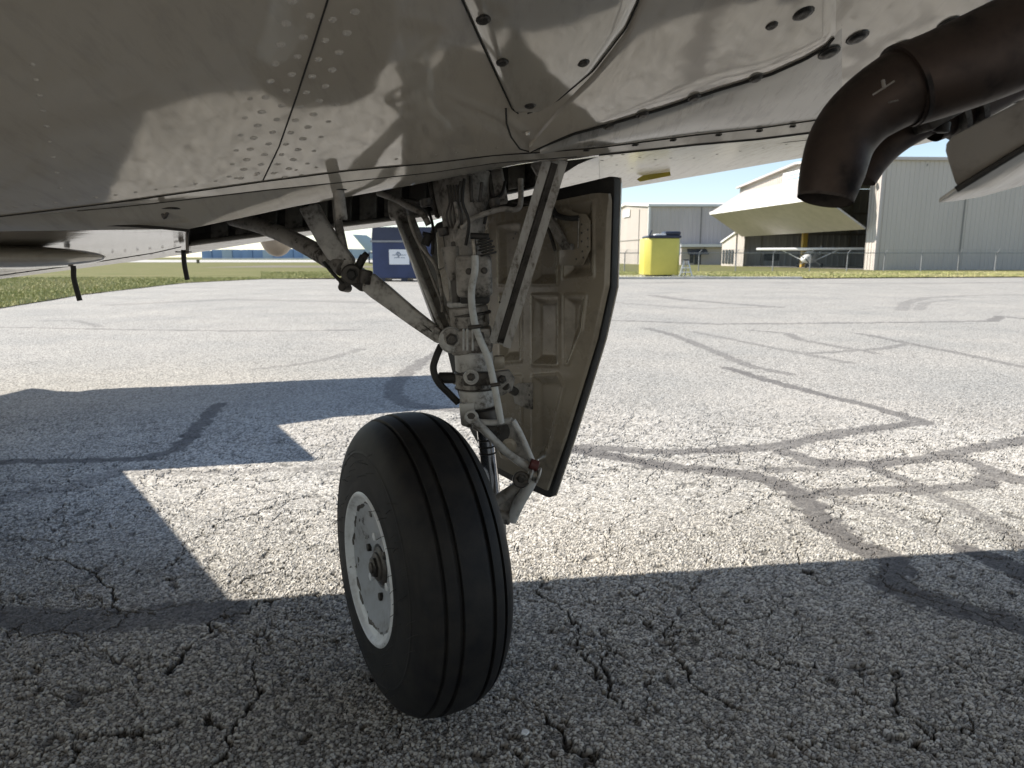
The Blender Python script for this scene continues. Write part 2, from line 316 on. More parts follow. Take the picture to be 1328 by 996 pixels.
def build_ground():
    NX, NYr = 1200, 900
    ys = np.linspace(352.5, 1120, NYr)                         # rows: dense near the gear, coarse far off
    yc = (498 - ys) / FP; Yr = EYE * (cp + yc * sp) / (sp - yc * cp)
    keep = Yr < 31.; Yr = Yr[keep]; Yr = Yr[::-1].copy()
    NYr = len(Yr); a = np.linspace(-.87, .87, NX)
    Yg = np.repeat(Yr[:, None], NX, 1); Xg = a[None, :] * (Yg + .25)
    Xg = Xg + (rng.random(Xg.shape) - .5) * .0; wx = Xg + .35 * (vnoise(Xg * 3, Yg * 3, 3) - .5) * .2; wy = Yg + .35 * (vnoise(Xg * 3, Yg * 3, 4) - .5) * .2
    # stones
    f1, f2, i1 = worley(Xg * 118, Yg * 118, 11); g1 = f2 - f1
    f1b, f2b, i2 = worley(Xg * 230 + 3.3, Yg * 230, 12); g2 = f2b - f1b
    big = (i1 > .30)
    hstone = np.where(big, .0024 * sstep(0, .45, g1) + .0010 * i1, .0009 * sstep(0, .4, g2))
    und = .010 * (fbm(Xg * 1.3, Yg * 1.3, 20, 3) - .5) + .006 * (fbm(Xg * 9, Yg * 9, 24, 3) - .5)
    pit = sstep(.72, .80, fbm(Xg * 20 + 5, Yg * 20, 40, 3)) ; hstone = hstone * (1 - .8 * pit) - .004 * pit
    # cracks
    n1 = fbm(Xg * 14, Yg * 14, 50, 4) - .5; n2 = fbm(Xg * 14 + 40, Yg * 14, 55, 4) - .5
    cf1, cf2, ci = worley((Xg + n1 * .14) * 2.5, (Yg + n2 * .14) * 2.5, 60); ce = (cf2 - cf1) / 2.5
    pres = sstep(.48, .66, vnoise(Xg * 3.1, Yg * 3.1, 70)); width = .0010 + .0032 * vnoise(Xg * 8, Yg * 8, 71) * pres
    crack = (1 - sstep(width * .5, width * 1.3, ce)) * sstep(.05, .3, pres)
    def seg_d(pts, amp):
        jx = Xg + n1 * amp; jy = Yg + n2 * amp; pts = [G(*q) for q in pts]; best = np.full(Xg.shape, 9.)
        for p_, q in zip(pts[:-1], pts[1:]):
            dx, dy = q.x - p_.x, q.y - p_.y; L = dx * dx + dy * dy + 1e-9
            t_ = np.clip(((jx - p_.x) * dx + (jy - p_.y) * dy) / L, 0, 1)
            best = np.minimum(best, np.hypot(jx - p_.x - t_ * dx, jy - p_.y - t_ * dy))
        return best
    for pts, w_ in CRK:
        d = seg_d(pts, .10); ww = .85 * w_ * (.4 + 1.1 * vnoise(Xg * 9, Yg * 9, 73)); crack = np.maximum(crack, 1 - sstep(ww * .6, ww * 1.5, d))
    n3 = fbm(Xg * 70, Yg * 70, 180, 3) - .5; crack = np.where((crack > .02) & (crack < .98), np.clip(crack + n3 * 1.2, 0, 1), crack)
    for sc_, sd_, th_ in ((5.6, 160, .0016), (3.2, 170, .0024), (9.5, 190, .0010)):
        a1, a2, _ = worley((Xg + n2 * .09) * sc_, (Yg + n1 * .09) * sc_, sd_); ee = (a2 - a1) / sc_
        pp = sstep(.30, .52, vnoise(Xg * 2.3 + 9, Yg * 2.3, sd_ + 3)); w1 = th_ * (.6 + vnoise(Xg * 11, Yg * 11, sd_ + 4)) * (1 + .35 * np.clip(Yg - 1.5, 0, 4))
        crack = np.maximum(crack, .62 * pp * (1 - sstep(w1 * .6, w1 * 1.6, ee + n3 * .002)))
    tar = np.zeros(Xg.shape)
    e1 = fbm(Xg * 30, Yg * 30, 90, 3) - .5
    for pts, w_, s_ in TAR:
        d = seg_d(pts, .05); ww = 1.3 * w_ * (1 + 1.1 * e1); tar = np.maximum(tar, s_ * (1 - sstep(ww * .75, ww * 1.15, d)))
    tar *= .85 + .28 * fbm(Xg * 6, Yg * 6, 95, 3)
    fade = 1 - sstep(20, 30, Yg); ed = sstep(0, .04, .87 - np.abs(a))[None, :]
    relief = 1.3 - .95 * sstep(1.3, 3.2, Yg); Z = und * fade + relief * hstone * (1 - .65 * tar) * fade - .009 * crack * sstep(0, 6, 7 - Yg)
    Z = Z - .004; Z = Z * ed + (-.012) * (1 - ed)
    tint = h2(np.floor(i1 * 9999), np.floor(i1 * 77), 5)
    lum = np.where(big, .20 + .46 * i1 ** 1.2, .16 + .34 * i2)
    gap = np.where(big, sstep(.0, .20, g1), sstep(0, .3, g2)); gd_ = .10 + .42 * sstep(1.4, 3.0, Yg); lum = lum * (gd_ + (1 - gd_) * gap) * (1 - .55 * pit)
    lum = lum * (1 - .85 * crack); lum = lum * (.86 + .36 * fbm(Xg * 2.2, Yg * 2.2, 33, 3))
    col = np.stack([lum * (1.0 + .04 * tint), lum * (.965 + .01 * tint), lum * (.915 - .05 * tint), np.ones_like(lum)], -1)
    nv = NX * NYr; me = bpy.data.meshes.new('apron')
    me.vertices.add(nv); me.vertices.foreach_set('co', np.stack([Xg, Yg, Z], -1).astype(np.float32).ravel())
    i_, j_ = np.meshgrid(np.arange(NYr - 1), np.arange(NX - 1), indexing='ij'); v0 = (i_ * NX + j_).ravel()
    q = np.stack([v0, v0 + 1, v0 + NX + 1, v0 + NX], -1).astype(np.int32); nf = len(q)
    me.loops.add(nf * 4); me.loops.foreach_set('vertex_index', q.ravel()); me.polygons.add(nf)
    me.polygons.foreach_set('loop_start', np.arange(nf, dtype=np.int32) * 4)
    me.update(calc_edges=True); me.polygons.foreach_set('use_smooth', np.zeros(nf, bool))
    ca = me.color_attributes.new('stone', 'FLOAT_COLOR', 'POINT'); ca.data.foreach_set('color', col.astype(np.float32).ravel())
    for nm, arr in (('nearness', 1 - sstep(3.2, 5.5, Yg)), ('tar', tar)):
        a_ = me.attributes.new(nm, 'FLOAT', 'POINT'); a_.data.foreach_set('value', arr.astype(np.float32).ravel())
    me.materials.append(M['asphalt']); me.update()
    o = bpy.data.objects.new('cracked_asphalt_apron', me); COL.objects.link(o); o['kind'] = 'structure'
build_ground()
obj('ground', [(-900, -300, -.03), (900, -300, -.03), (900, 1500, -.03), (-900, 1500, -.03)], [(0, 1, 2, 3)], M['asphalt'], kind='structure')
# ------------------------------------------------------------------ grass
m, t, b = newmat('grass_ground'); n1 = tex(t, .35, 6, .65); n2 = tex(t, 9, 5, .7)
c = mix(t, ramp(t, n1.outputs[0], [(.35, (0, 0, 0)), (.62, (1, 1, 1))]).outputs[0], (.165, .18, .065), (.26, .225, .11))
c = mix(t, ramp(t, n2.outputs[0], [(.35, (0, 0, 0)), (.7, (1, 1, 1))]).outputs[0], c, (.09, .10, .035)); t.links.new(c, b.inputs['Base Color'])
b.inputs['Roughness'].default_value = .95; b.inputs['Specular IOR Level'].default_value = .1; M['grass'] = m
m, t, b = newmat('grass_blade'); at = N(t, 'ShaderNodeAttribute', attribute_name='blade'); 
r = ramp(t, at.outputs['Fac'], [(0, (.22, .24, .08)), (.45, (.36, .37, .14)), (.75, (.46, .42, .20)), (1, (.52, .46, .27))]); t.links.new(r.outputs[0], b.inputs['Base Color'])
b.inputs['Roughness'].default_value = .8; M['blade'] = m
edge = [(-60, 2)] + [tuple(G(x, y)[:2]) for x, y in [(-420, 470), (0, 400), (110, 382), (240, 367), (340, 362), (440, 361), (560, 361), (700, 361), (790, 361), (960, 361.5), (1150, 360), (1328, 359)]] + [(70, 33)]
gv = [(x, y, .012) for x, y in edge]; n_ = len(gv); gv += [(400, 40, .012), (400, 900, .012), (-400, 900, .012), (-400, 2, .012)]
obj('grass_field', gv, [tuple(range(len(gv)))], M['grass'], kind='structure')
def blades():
    V = []; F_ = []; A = []
    ex = [e[0] for e in edge]; ey = [e[1] for e in edge]
    def ins(x, y): return y > np.interp(x, ex[:1] + ex[1:], ey)
    n = 0
    while n < 90000:
        if random.random() < .5: Y = random.uniform(9.5, 32); x = random.uniform(-.80, -.2) * Y
        else: Y = random.uniform(31, 44); x = random.uniform(-.35, .8) * Y
        # distance of the near edge along this column
        ok = True
        if Y < 36:
            # edge polyline test (left part is not a function of x alone)
            c_ = False; j = len(gv) - 1
            for i in range(len(gv)):
                xi, yi = gv[i][:2]; xj, yj = gv[j][:2]
                if (yi > Y) != (yj > Y) and x < (xj - xi) * (Y - yi) / (yj - yi) + xi: c_ = not c_
                j = i
            ok = c_
        if not ok: n += .2; continue
        n += 1; h = random.uniform(.03, .085); a = random.uniform(0, 6.28); w_ = random.uniform(.008, .02); lx, ly = random.gauss(0, .03), random.gauss(0, .03)
        b0 = len(V); V += [(x - w_ * math.cos(a), Y - w_ * math.sin(a), .01), (x + w_ * math.cos(a), Y + w_ * math.sin(a), .01), (x + lx, Y + ly, .01 + h)]
        F_.append((b0, b0 + 1, b0 + 2)); patch = .5 + .5 * math.sin(x * .7 + 1.3 * math.sin(Y * .5)); q = min(1, max(0, random.gauss(.30 + .35 * patch + (.15 if x > 14 else 0), .2))); A += [q] * 3
    me = bpy.data.meshes.new('grass_blades'); me.from_pydata(V, [], F_); a_ = me.attributes.new('blade', 'FLOAT', 'POINT'); a_.data.foreach_set('value', A)
    me.materials.append(M['blade']); o = bpy.data.objects.new('grass_blades', me); COL.objects.link(o); o['kind'] = 'stuff'; o['label'] = 'short sunlit grass with dry blades along the apron edge'; o['category'] = 'grass'
blades()
def sheet(name, pts, z, mat): return obj(name, [(x, y, z) for x, y in pts], [tuple(range(len(pts)))], mat, kind='structure')
sheet('taxiway', [(-150, 122), (20, 118), (20, 205), (-150, 215)], .03, M['concrete'])
sheet('soil_strip', [(-27, 62), (2, 60), (2, 70), (-26, 76)], .022, M['dirt'])
kb = MB(); kb.aabb(3.9, 12.4, 30.6, 30.95, -.03, .085, .02); kb.done('kerb', M['concrete'], kind='structure', smooth=False)
sheet('roadway_pad', [(3.6, 30.97), (9.5, 30.97), (9.5, 36), (3.4, 36)], .03, M['concrete'])
# ------------------------------------------------------------------ far buildings
def corr(name, A, B, z0, ztop, mat, parent, period=.3, depth=.035, out=None, hole=None):
    """ribbed metal sheet from A to B; ztop a number or function of s in metres; hole (s0, s1, zt) leaves an opening from the ground up"""
    A = Vector((*A, 0)); B = Vector((*B, 0)); L = (B - A).length; d = (B - A) / L; nrm = Vector((d.y, -d.x, 0))
    if out is not None and nrm.dot(Vector((*out, 0))) < 0: nrm = -nrm
    zt = ztop if callable(ztop) else (lambda s_: ztop)
    ss = []; s_ = 0
    while s_ < L - 1e-6:
        for f, o_ in ((0, 0), (.62, 0), (.70, 1), (.92, 1)): ss.append((min(s_ + f * period, L), o_))
        s_ += period
    ss.append((L, 0)); vs = []; fs = []
    for s1, o_ in ss:
        lo = z0 if not (hole and hole[0] <= s1 <= hole[1]) else hole[2]
        for z in (lo, zt(s1)): vs.append(A + d * s1 + nrm * (depth * o_) + Vector((0, 0, z)))
    for i in range(len(ss) - 1): fs.append((2 * i, 2 * i + 2, 2 * i + 3, 2 * i + 1))
    return obj(name, vs, fs, mat, parent)
def bx(name, x0, x1, y0, y1, z0, z1, mat, parent, bev=0): return MB().aabb(x0, x1, y0, y1, z0, z1, bev).done(name, mat, parent, smooth=False)
def strip(name, a, b_, wx, wy, mat, parent):
    a, b_ = Vector(a), Vector(b_); m_ = MB(); m_.beam(a, b_, [(-wx, -wy), (wx, -wy), (wx, wy), (-wx, wy)], (0, 0, 1) if abs((b_ - a).normalized().z) < .9 else (0, 1, 0)); return m_.done(name, mat, parent, smooth=False)
# big hangar with the open bifold door
c0 = Vector((25.2, 50)); c1 = Vector((22.2, 71.3)); gd = (c1 - c0).normalized(); GL = (c1 - c0).length; go = Vector((-gd.y, gd.x)); wd = Vector((1, .05)).normalized()
EV = 7.45; AP = 8.45
H = thing('bifold_door_hangar', 'cream corrugated hangar with its bifold door folded open over a parked light aircraft', 'hangar', (c0.x, c0.y, 0))
gtop = lambda s_: EV + (AP - EV) * (1 - abs(s_ / GL * 2 - 1))
corr('gable_wall', c0, c1, 0, gtop, M['clad'], H, .32, .04, go, hole=(1.25, 20.0, 6.95))
q0 = c0; seg = 5.95
for k in range(6):
    q1 = q0 + wd * seg; corr('wall_panel', q0 + wd * .02, q1 - wd * .02, 0, EV, M['clad'], H, .33, .04, (0, -1))
    strip('seam_trim', (q1.x, q1.y - .03, 0), (q1.x, q1.y - .03, EV), .05, .04, M['trimd'], H); q0 = q1
DX = q0 - c0
strip('eave_trim', (c0.x - .1, c0.y - .12, EV + .02), (q0.x, q0.y - .12, EV + .02), .10, .10, M['clad2'], H)
strip('corner_trim', (c0.x - .05, c0.y - .06, 0), (c0.x - .05, c0.y - .06, EV), .09, .09, M['clad2'], H)
am = (c0 + c1) / 2
for u, v, nm in ((c0, am, 'roof'), (am, c1, 'roof')):
    z_u = EV if u is c0 else AP; z_v = AP if u is c0 else EV
    obj(nm, [(u.x - .3, u.y, z_u + .03), (v.x - .3, v.y, z_v + .03), (v.x + DX.x, v.y + DX.y, z_v + .03), (u.x + DX.x, u.y + DX.y, z_u + .03),
             (u.x - .3, u.y, z_u + .15), (v.x - .3, v.y, z_v + .15), (v.x + DX.x, v.y + DX.y, z_v + .15), (u.x + DX.x, u.y + DX.y, z_u + .15)],
        [(0, 1, 2, 3), (7, 6, 5, 4), (0, 4, 5, 1), (1, 5, 6, 2), (3, 2, 6, 7), (0, 3, 7, 4)], M['trim'], H)
strip('rake_trim', (c0.x - .33, c0.y, EV + .05), (am.x - .33, am.y, AP + .05), .12, .08, M['clad2'], H); strip('rake_trim', (am.x - .33, am.y, AP + .05), (c1.x - .33, c1.y, EV + .05), .12, .08, M['clad2'], H)
# interior
far0 = c1 + wd * .2; far1 = c1 + DX
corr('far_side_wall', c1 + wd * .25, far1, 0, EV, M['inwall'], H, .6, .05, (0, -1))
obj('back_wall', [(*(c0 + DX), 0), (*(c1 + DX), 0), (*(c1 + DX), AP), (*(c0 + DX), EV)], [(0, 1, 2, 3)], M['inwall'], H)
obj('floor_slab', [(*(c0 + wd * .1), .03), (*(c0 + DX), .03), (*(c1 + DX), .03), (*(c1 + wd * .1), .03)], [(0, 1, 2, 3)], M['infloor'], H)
for zz in (3.1, 5.1): strip('girt', (c1.x + .3, c1.y - .25, zz), (far1.x, far1.y - .25, zz), .12, .1, M['trimd'], H)
for k in range(8): p_ = c1 + wd * (2.4 + 4.4 * k); strip('wall_post', (p_.x, p_.y - .2, 0), (p_.x, p_.y - .2, EV), .06, .1, M['trimd'], H)
for k in range(6):
    p_ = c0 + wd * (3 + 5.9 * k); q = c1 + wd * (3 + 5.9 * k); mm_ = (p_ + q) / 2
    strip('rafter', (p_.x, p_.y, EV - .5), (mm_.x, mm_.y, AP - .5), .1, .2, M['trimd'], H); strip('rafter', (mm_.x, mm_.y, AP - .5), (q.x, q.y, EV - .5), .1, .2, M['trimd'], H)
p_ = c0 + gd * 1.35 + wd * .35; strip('door_post', (p_.x, p_.y, 0), (p_.x, p_.y, 6.9), .16, .16, M['yellowpost'], H)
p_ = P(1042, 330, 63.); strip('door_post', (p_.x, p_.y, 0), (p_.x, p_.y, 6.9), .2, .2, M['yellowpost'], H)
p_ = c1 - gd * 1.2 + wd * .3; strip('door_jamb', (p_.x, p_.y, 0), (p_.x, p_.y, 6.9), .1, .1, M['trimd'], H)
wp = P(1003, 330, 71.0); bx('window', wp.x - .75, wp.x + .75, c1.y + .1, c1.y + .2, .55, 1.35, M['dark'], H)
wp = P(985, 335, 71.0)
# bifold door: two panels meeting at a crease pushed out from the wall
d0, d1 = 1.1, 20.15
def gp(s_, out, z): q = c0 + gd * s_ + go * out; return Vector((q.x, q.y, z))
TH = .12
def door_panel(zt, ot, zb, ob, nm, mat):
    a, b_, c_, d_ = gp(d0, ot, zt), gp(d1, ot, zt), gp(d1, ob, zb), gp(d0, ob, zb); n = (b_ - a).cross(d_ - a).normalized() * TH
    pf = MB(); pf.plate([a, b_, c_, d_], n, .0); return pf.done(nm, mat, H, smooth=False)
CR_O, CR_Z = 3.45, 5.0
door_panel(7.05, .12, CR_Z, CR_O, 'upper_door_panel', M['bifold']); door_panel(CR_Z - .02, CR_O, 2.93, .15, 'lower_door_panel', M['bifold'])
a, b_ = gp(d0, CR_O + .06, CR_Z), gp(d1, CR_O + .06, CR_Z); strip('crease_trim', a, b_, .09, .12, M['trim'], H)
# ribs on the upper door panel
for k in range(20):
    s_ = d0 + .5 + k * (d1 - d0 - 1) / 19; a, b_ = gp(s_, .12, 7.05), gp(s_, CR_O, CR_Z); n = Vector((go.x, go.y, .6)).normalized() * .03
    strip('door_rib', a + n, b_ + n, .04, .02, M['bifold'], H)
# sign on gable, floodlight
sg = gp(15.4, .10, 7.3); pf = MB(); pf.plate([gp(10.2, .08, 7.15), gp(13.2, .08, 7.15), gp(13.2, .08, 7.95), gp(10.2, .08, 7.95)], Vector((go.x, go.y, 0)) * .06, 0); sgo = pf.done('gable_sign', M['white'], H, smooth=False)
for zz in (7.35, 7.65): strip('sign_line', gp(10.5, .16, zz), gp(12.9, .16, zz), .01, .06, M['bluesign'], sgo)
fl = gp(.62, .35, 6.1); MB().cyl(fl, fl + Vector((-.25, -.1, -.12)), .17).done('floodlight', M['galv'], H); strip('floodlight_arm', gp(.62, .02, 6.2), fl, .03, .03, M['galv'], H)
# annex at the far corner
e0 = c1; e1 = c1 + gd * 3.15
corr('annex_front', e0 + go * .15, e1 + go * .15, 0, lambda s_: 3.15 - .27 * s_, M['clad'], H, .3, .02, go)
obj('annex_roof', [(*(e0 + go * .35), 3.2), (*(e1 + go * .35), 2.32), (*(e1 - go * 5), 2.32), (*(e0 - go * 5), 3.2), (*(e0 + go * .35), 3.34), (*(e1 + go * .35), 2.46), (*(e1 - go * 5), 2.46), (*(e0 - go * 5), 3.34)],
    [(0, 1, 2, 3), (7, 6, 5, 4), (0, 4, 5, 1), (1, 5, 6, 2), (3, 2, 6, 7), (0, 3, 7, 4)], M['trim'], H)
for k in range(4):
    s0 = .35 + k * .68; a = e0 + gd * s0 + go * .21; b_ = e0 + gd * (s0 + .42) + go * .21
    pf = MB(); pf.plate([(a.x, a.y, .25), (b_.x, b_.y, .25), (b_.x, b_.y, 1.62), (a.x, a.y, 1.62)], Vector((go.x, go.y, 0)) * .03, 0); pf.done('window', M['dark'], H, smooth=False)
# second hangar
h0 = Vector((16.1, 85)); h1 = Vector((13.7, 105)); gd2 = (h1 - h0).normalized(); go2 = Vector((-gd2.y, gd2.x)); GL2 = (h1 - h0).length
H2 = thing('low_hangar', 'distant beige hangar behind the yellow tank with lit gable and grey side wall', 'hangar', (h0.x, h0.y, 0))
EV2, AP2 = 6.65, 7.5
corr('gable_wall', h0, h1, 0, lambda s_: EV2 + (AP2 - EV2) * (1 - abs(s_ / GL2 * 2 - 1)), M['clad'], H2, .5, .05, go2)
q0 = h0
for k in range(4):
    q1 = q0 + Vector((6.0, .1)); corr('wall_panel', q0 + Vector((.02, 0)), q1 - Vector((.02, 0)), 0, EV2, M['clad2'], H2, .5, .05, (0, -1)); strip('seam_trim', (q1.x, q1.y - .06, 0), (q1.x, q1.y - .06, EV2), .06, .05, M['trimd'], H2); q0 = q1
D2 = q0 - h0; am2 = (h0 + h1) / 2
for u, v in ((h0, am2), (am2, h1)):
    z_u = EV2 if u is h0 else AP2; z_v = AP2 if u is h0 else EV2
    obj('roof', [(u.x - .3, u.y - (.35 if u is h0 else 0), z_u + .03), (v.x - .3, v.y, z_v + .03), (v.x + D2.x, v.y + D2.y, z_v + .03), (u.x + D2.x, u.y + D2.y - (.35 if u is h0 else 0), z_u + .03),
             (u.x - .3, u.y - (.35 if u is h0 else 0), z_u + .3), (v.x - .3, v.y, z_v + .3), (v.x + D2.x, v.y + D2.y, z_v + .3), (u.x + D2.x, u.y + D2.y - (.35 if u is h0 else 0), z_u + .3)],
        [(0, 1, 2, 3), (7, 6, 5, 4), (0, 4, 5, 1), (1, 5, 6, 2), (3, 2, 6, 7), (0, 3, 7, 4)], M['trim'], H2)
strip('corner_trim', (h0.x - .1, h0.y - .1, 0), (h0.x - .1, h0.y - .1, EV2), .12, .12, M['trim'], H2)
def gp2(s_, out, z): q = h0 + gd2 * s_ + go2 * out; return Vector((q.x, q.y, z))
MB().plate([gp2(8, .1, 6.0), gp2(11, .1, 6.0), gp2(11, .1, 6.9), gp2(8, .1, 6.9)], Vector((go2.x, go2.y, 0)) * .1, 0).done('gable_sign', M['white'], H2, smooth=False)
strip('gable_seam', gp2(4, .08, .1), gp2(4, .08, 6.6), .04, .04, M['trimd'], H2); strip('gable_girt', gp2(.2, .08, 3.0), gp2(19.8, .08, 3.0), .03, .03, M['trimd'], H2)
# its entrance lean-to
XA, XB = P(884, 330, 83).x, P(946, 330, 83).x
bx('annex_wall', XA, XB, 83.2, 85, 0, 2.0, M['clad2'], H2); bx('annex_roof', XA - .2, XB + .2, 82.6, 85, 2.03, 2.35, M['trim'], H2)
aw = P(905, 330, 82.5).x; MB().plate([(aw - 1.1, 83.1, 1.75), (aw + 1.1, 83.1, 1.75), (aw + 1.2, 82.2, 1.2), (aw - 1.2, 82.2, 1.2)], (0, .05, .08), 0).done('awning', M['navy'], H2, smooth=False)
bx('entrance_door', aw - .2, aw + .55, 83.14, 83.19, .03, 1.25, M['dark'], H2); bx('window', aw - .75, aw - .3, 83.14, 83.19, .2, 1.2, M['dark'], H2); bx('window', XB - .9, XB - .65, 83.14, 83.19, .5, 1.2, M['dark'], H2)
# hazy horizon band far left, its haze put into the colour of panel rows
for nm, lab, x0, x1, yy, hh, mt, n in (('hazy_blue_band', 'long low row of blue panels standing for the hazy horizon band beyond the taxiway, under the wing', 262, 420, 260, 3.4, 'hazeblue', 12), ('hazy_pale_band', 'pale blue-grey low panel row of the hazy horizon band between wing strut and blue dumpster', 424, 505, 240, 3.4, 'palewall', 5)):
    a, b_ = P(x0, 335, yy).x, P(x1, 335, yy).x; T_ = thing(nm, lab, 'backdrop', ((a + b_) / 2, yy, 0)); st = (b_ - a) / n
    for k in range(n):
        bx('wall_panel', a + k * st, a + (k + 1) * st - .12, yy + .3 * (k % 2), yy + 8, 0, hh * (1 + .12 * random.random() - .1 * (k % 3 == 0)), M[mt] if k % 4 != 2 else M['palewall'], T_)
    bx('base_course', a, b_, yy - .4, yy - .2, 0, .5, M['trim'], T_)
mk = G(257, 341.5); m_ = MB(); m_.aabb(mk.x - .2, mk.x + .2, mk.y - .1, mk.y + .1, 0, .55, .03); T_ = m_.done('taxiway_marker', M['dirt'], smooth=False); T_['label'] = 'small brown taxiway marker post standing beside the pale strip'; T_['category'] = 'marker'
# ------------------------------------------------------------------ chain link fence
YF = 47.; FH = 1.17
F1 = thing('chain_link_fence', 'galvanised chain link fence with angled barbed wire arms before the hangars', 'fence', (20, YF, 0))
fx0, fx1 = 3.0, 38.0
MB().tube([(fx0, YF, FH), (fx1, YF, FH)], .025, 6, 0).done('top_rail', M['galv'], F1)
k = 0; x = P(979, 330, YF).x - 2.42 * 5.5
while x < fx1:
    if x > fx0:
        pm = MB(); pm.tube([(x, YF, 0), (x, YF, FH + .03)], .035, 8, 0); pm.tube([(x, YF, FH), (x + .17, YF - .05, FH + .22)], .02, 6, 0); pm.done('fence_post', M['galv'], F1)
    x += 2.42
wm = MB(); x = fx0
while x < fx1:
    for s_ in (-1, 1):
        a = Vector((x, YF, .03)); b_ = Vector((x + s_ * FH * .8, YF, FH)); d = (b_ - a).normalized(); u = Vector((d.z, 0, -d.x)) * .0025; wm.add([a - u, a + u, b_ + u, b_ - u], [(0, 1, 2, 3)])
    x += .09
wm.done('wire_mesh', M['galv'], F1, smooth=False, kind='stuff')
for k in range(3): MB().tube([(fx0, YF - .02 * k, FH + .07 * (k + 1)), (fx1, YF - .02 * k, FH + .07 * (k + 1))], .006, 4, 0).done('barbed_wire', M['galv'], F1)
# ------------------------------------------------------------------ yellow tank, ladder, dumpster
tY = 33.; tb = P(859, 357.5, tY); TK = thing('yellow_tank', 'tall bright yellow plastic tank with jumbled dark lid on grass edge', 'tank', (tb.x, tY + .8, .03))
xl, xr = P(836, 350, tY).x, P(881, 350, tY).x; zt = P(860, 309, tY).z; cx_ = .28
pts = [(xl, tY + cx_), (xl + cx_, tY), (xr - .1, tY), (xr, tY + .1), (xr, tY + 1.5), (xr - .2, tY + 1.7), (xl + .2, tY + 1.7), (xl, tY + 1.5)]
MB().plate([(x, y, .10) for x, y in pts], (0, 0, zt - .10), .04).done('tank_body', M['yellow'], TK)
for xx in (xl + .45, xl + .8, xr - .45): bx('foot', xx - .14, xx + .14, tY + .06, tY + 1.4, .03, .11, M['navy'], TK)
MB().aabb(xl + .12, xr + .05, tY - .02, tY + 1.6, zt + .003, zt + .13, .05).done('lid', M['navy'], TK)
MB().aabb(xl + .9, xr + .05, tY + .1, tY + 1.1, zt + .133, zt + .32, .08).done('lid_hump', M['navy'], TK)
MB().aabb(xl + .45, xl + .95, tY + .05, tY + .6, zt + .132, zt + .2, .03).done('lid_latch', M['white'], TK)
MB().tube([(xl + .2, tY + .2, zt + .12), (xl + .32, tY + .2, zt + .36)], .03, 6, 0).done('lid_handle', M['navy'], TK)
bx('side_tag', xr + .003, xr + .04, tY + .1, tY + .5, 1.0, 1.5, M['white'], TK)
L_ = thing('step_ladder', 'small aluminium step ladder standing on grass right of the yellow tank', 'ladder', (P(890, 357, 32.6).x, 32.8, .012))
lx = lambda p_: P(p_, 350, 32.6).x; lz = lambda p_: P(890, p_, 32.6).z
for a, b_, yy in (((881.5, 358), (887.5, 337.5), 0), ((887.5, 357), (889, 337.5), .45), ((898, 358.5), (892.5, 337.5), 0), ((892, 357), (891.5, 337.5), .45)):
    MB().tube([(lx(a[0]), 32.6 + yy, max(.012, lz(a[1]))), (lx(b_[0]), 32.75, lz(b_[1]))], .028, 6, 0).done('rail', M['alu'], L_)
for zz, w_ in ((.22, .24), (.42, .18)): bx('tread', lx(890) - w_, lx(890) + w_, 32.62, 32.72, zz, zz + .04, M['alu'], L_)
bx('ladder_cap', lx(887), lx(893), 32.6, 32.85, lz(338), lz(336.3), M['navy'], L_)
dY = 27.5; D_ = thing('blue_dumpster', 'navy blue steel dumpster with black lid and white sign behind the struts', 'dumpster', (P(520, 350, dY).x, dY + .8, 0))
dl, dr = P(483, 340, dY).x, P(577, 340, dY).x; dz = P(520, 313, dY).z; dt = P(520, 294, dY).z
MB().plate([(dl, dY, .12), (dr, dY, .12), (dr, dY, dz), (dl, dY, dz)], (0, 1.6, 0), .02).done('bin_body', M['blue'], D_, smooth=False)
MB().plate([(dl - .02, dY - .03, dz), (dl - .02, dY + 1.65, dz + .1), (dl - .02, dY + 1.65, dt), (dl - .02, dY + .25, dt)], (dr - dl + .04, 0, 0), .02).done('lid', M['navy'], D_, smooth=False)
strip('rim_bar', (dl - .04, dY - .05, dz), (dr + .04, dY - .05, dz), .03, .035, M['galv'], D_)
for xx in (dl + .35, dl + 1.2, dr - .4): bx('skid', xx - .12, xx + .12, dY, dY + 1.6, 0, .125, M['navy'], D_)
MB().tube([(dl, dY + .3, P(480, 328, dY).z), (dl - .18, dY + .3, P(480, 328, dY).z), (dl - .18, dY + .3, P(480, 341.5, dY).z), (dl, dY + .3, P(480, 341.5, dY).z)], .03, 6, 0).done('fork_pocket', M['navy'], D_)
s0, s1, sz0, sz1 = P(505, 340, dY).x, P(531, 340, dY).x, P(510, 343, dY).z, P(510, 323.5, dY).z
sgn = bx('sign_plate', s0, s1, dY - .03, dY - .003, sz0, sz1, M['white'], D_)
cxs, czs = (s0 + s1) / 2 - .03, sz1 - .18
def chev(pts): MB().tube([(cxs + x, dY - .036, czs + z) for x, z in pts], .017, 6, 0).done('emblem', M['greylogo'], sgn)
chev([(-.10, -.02), (-.01, .09), (.03, .05), (-.03, -.01)]); chev([(.03, .07), (.09, 0), (0, -.10), (-.03, -.06)])
for x0, x1, zz in ((.12, .24, -.20), (.27, .38, -.20), (.41, .64, -.20), (.2, .42, -.30), (.45, .6, -.30)):
    bx('sign_text_line', s0 + x0, s0 + x1, dY - .036, dY - .031, sz1 + zz - .022, sz1 + zz, M['greylogo'], sgn)
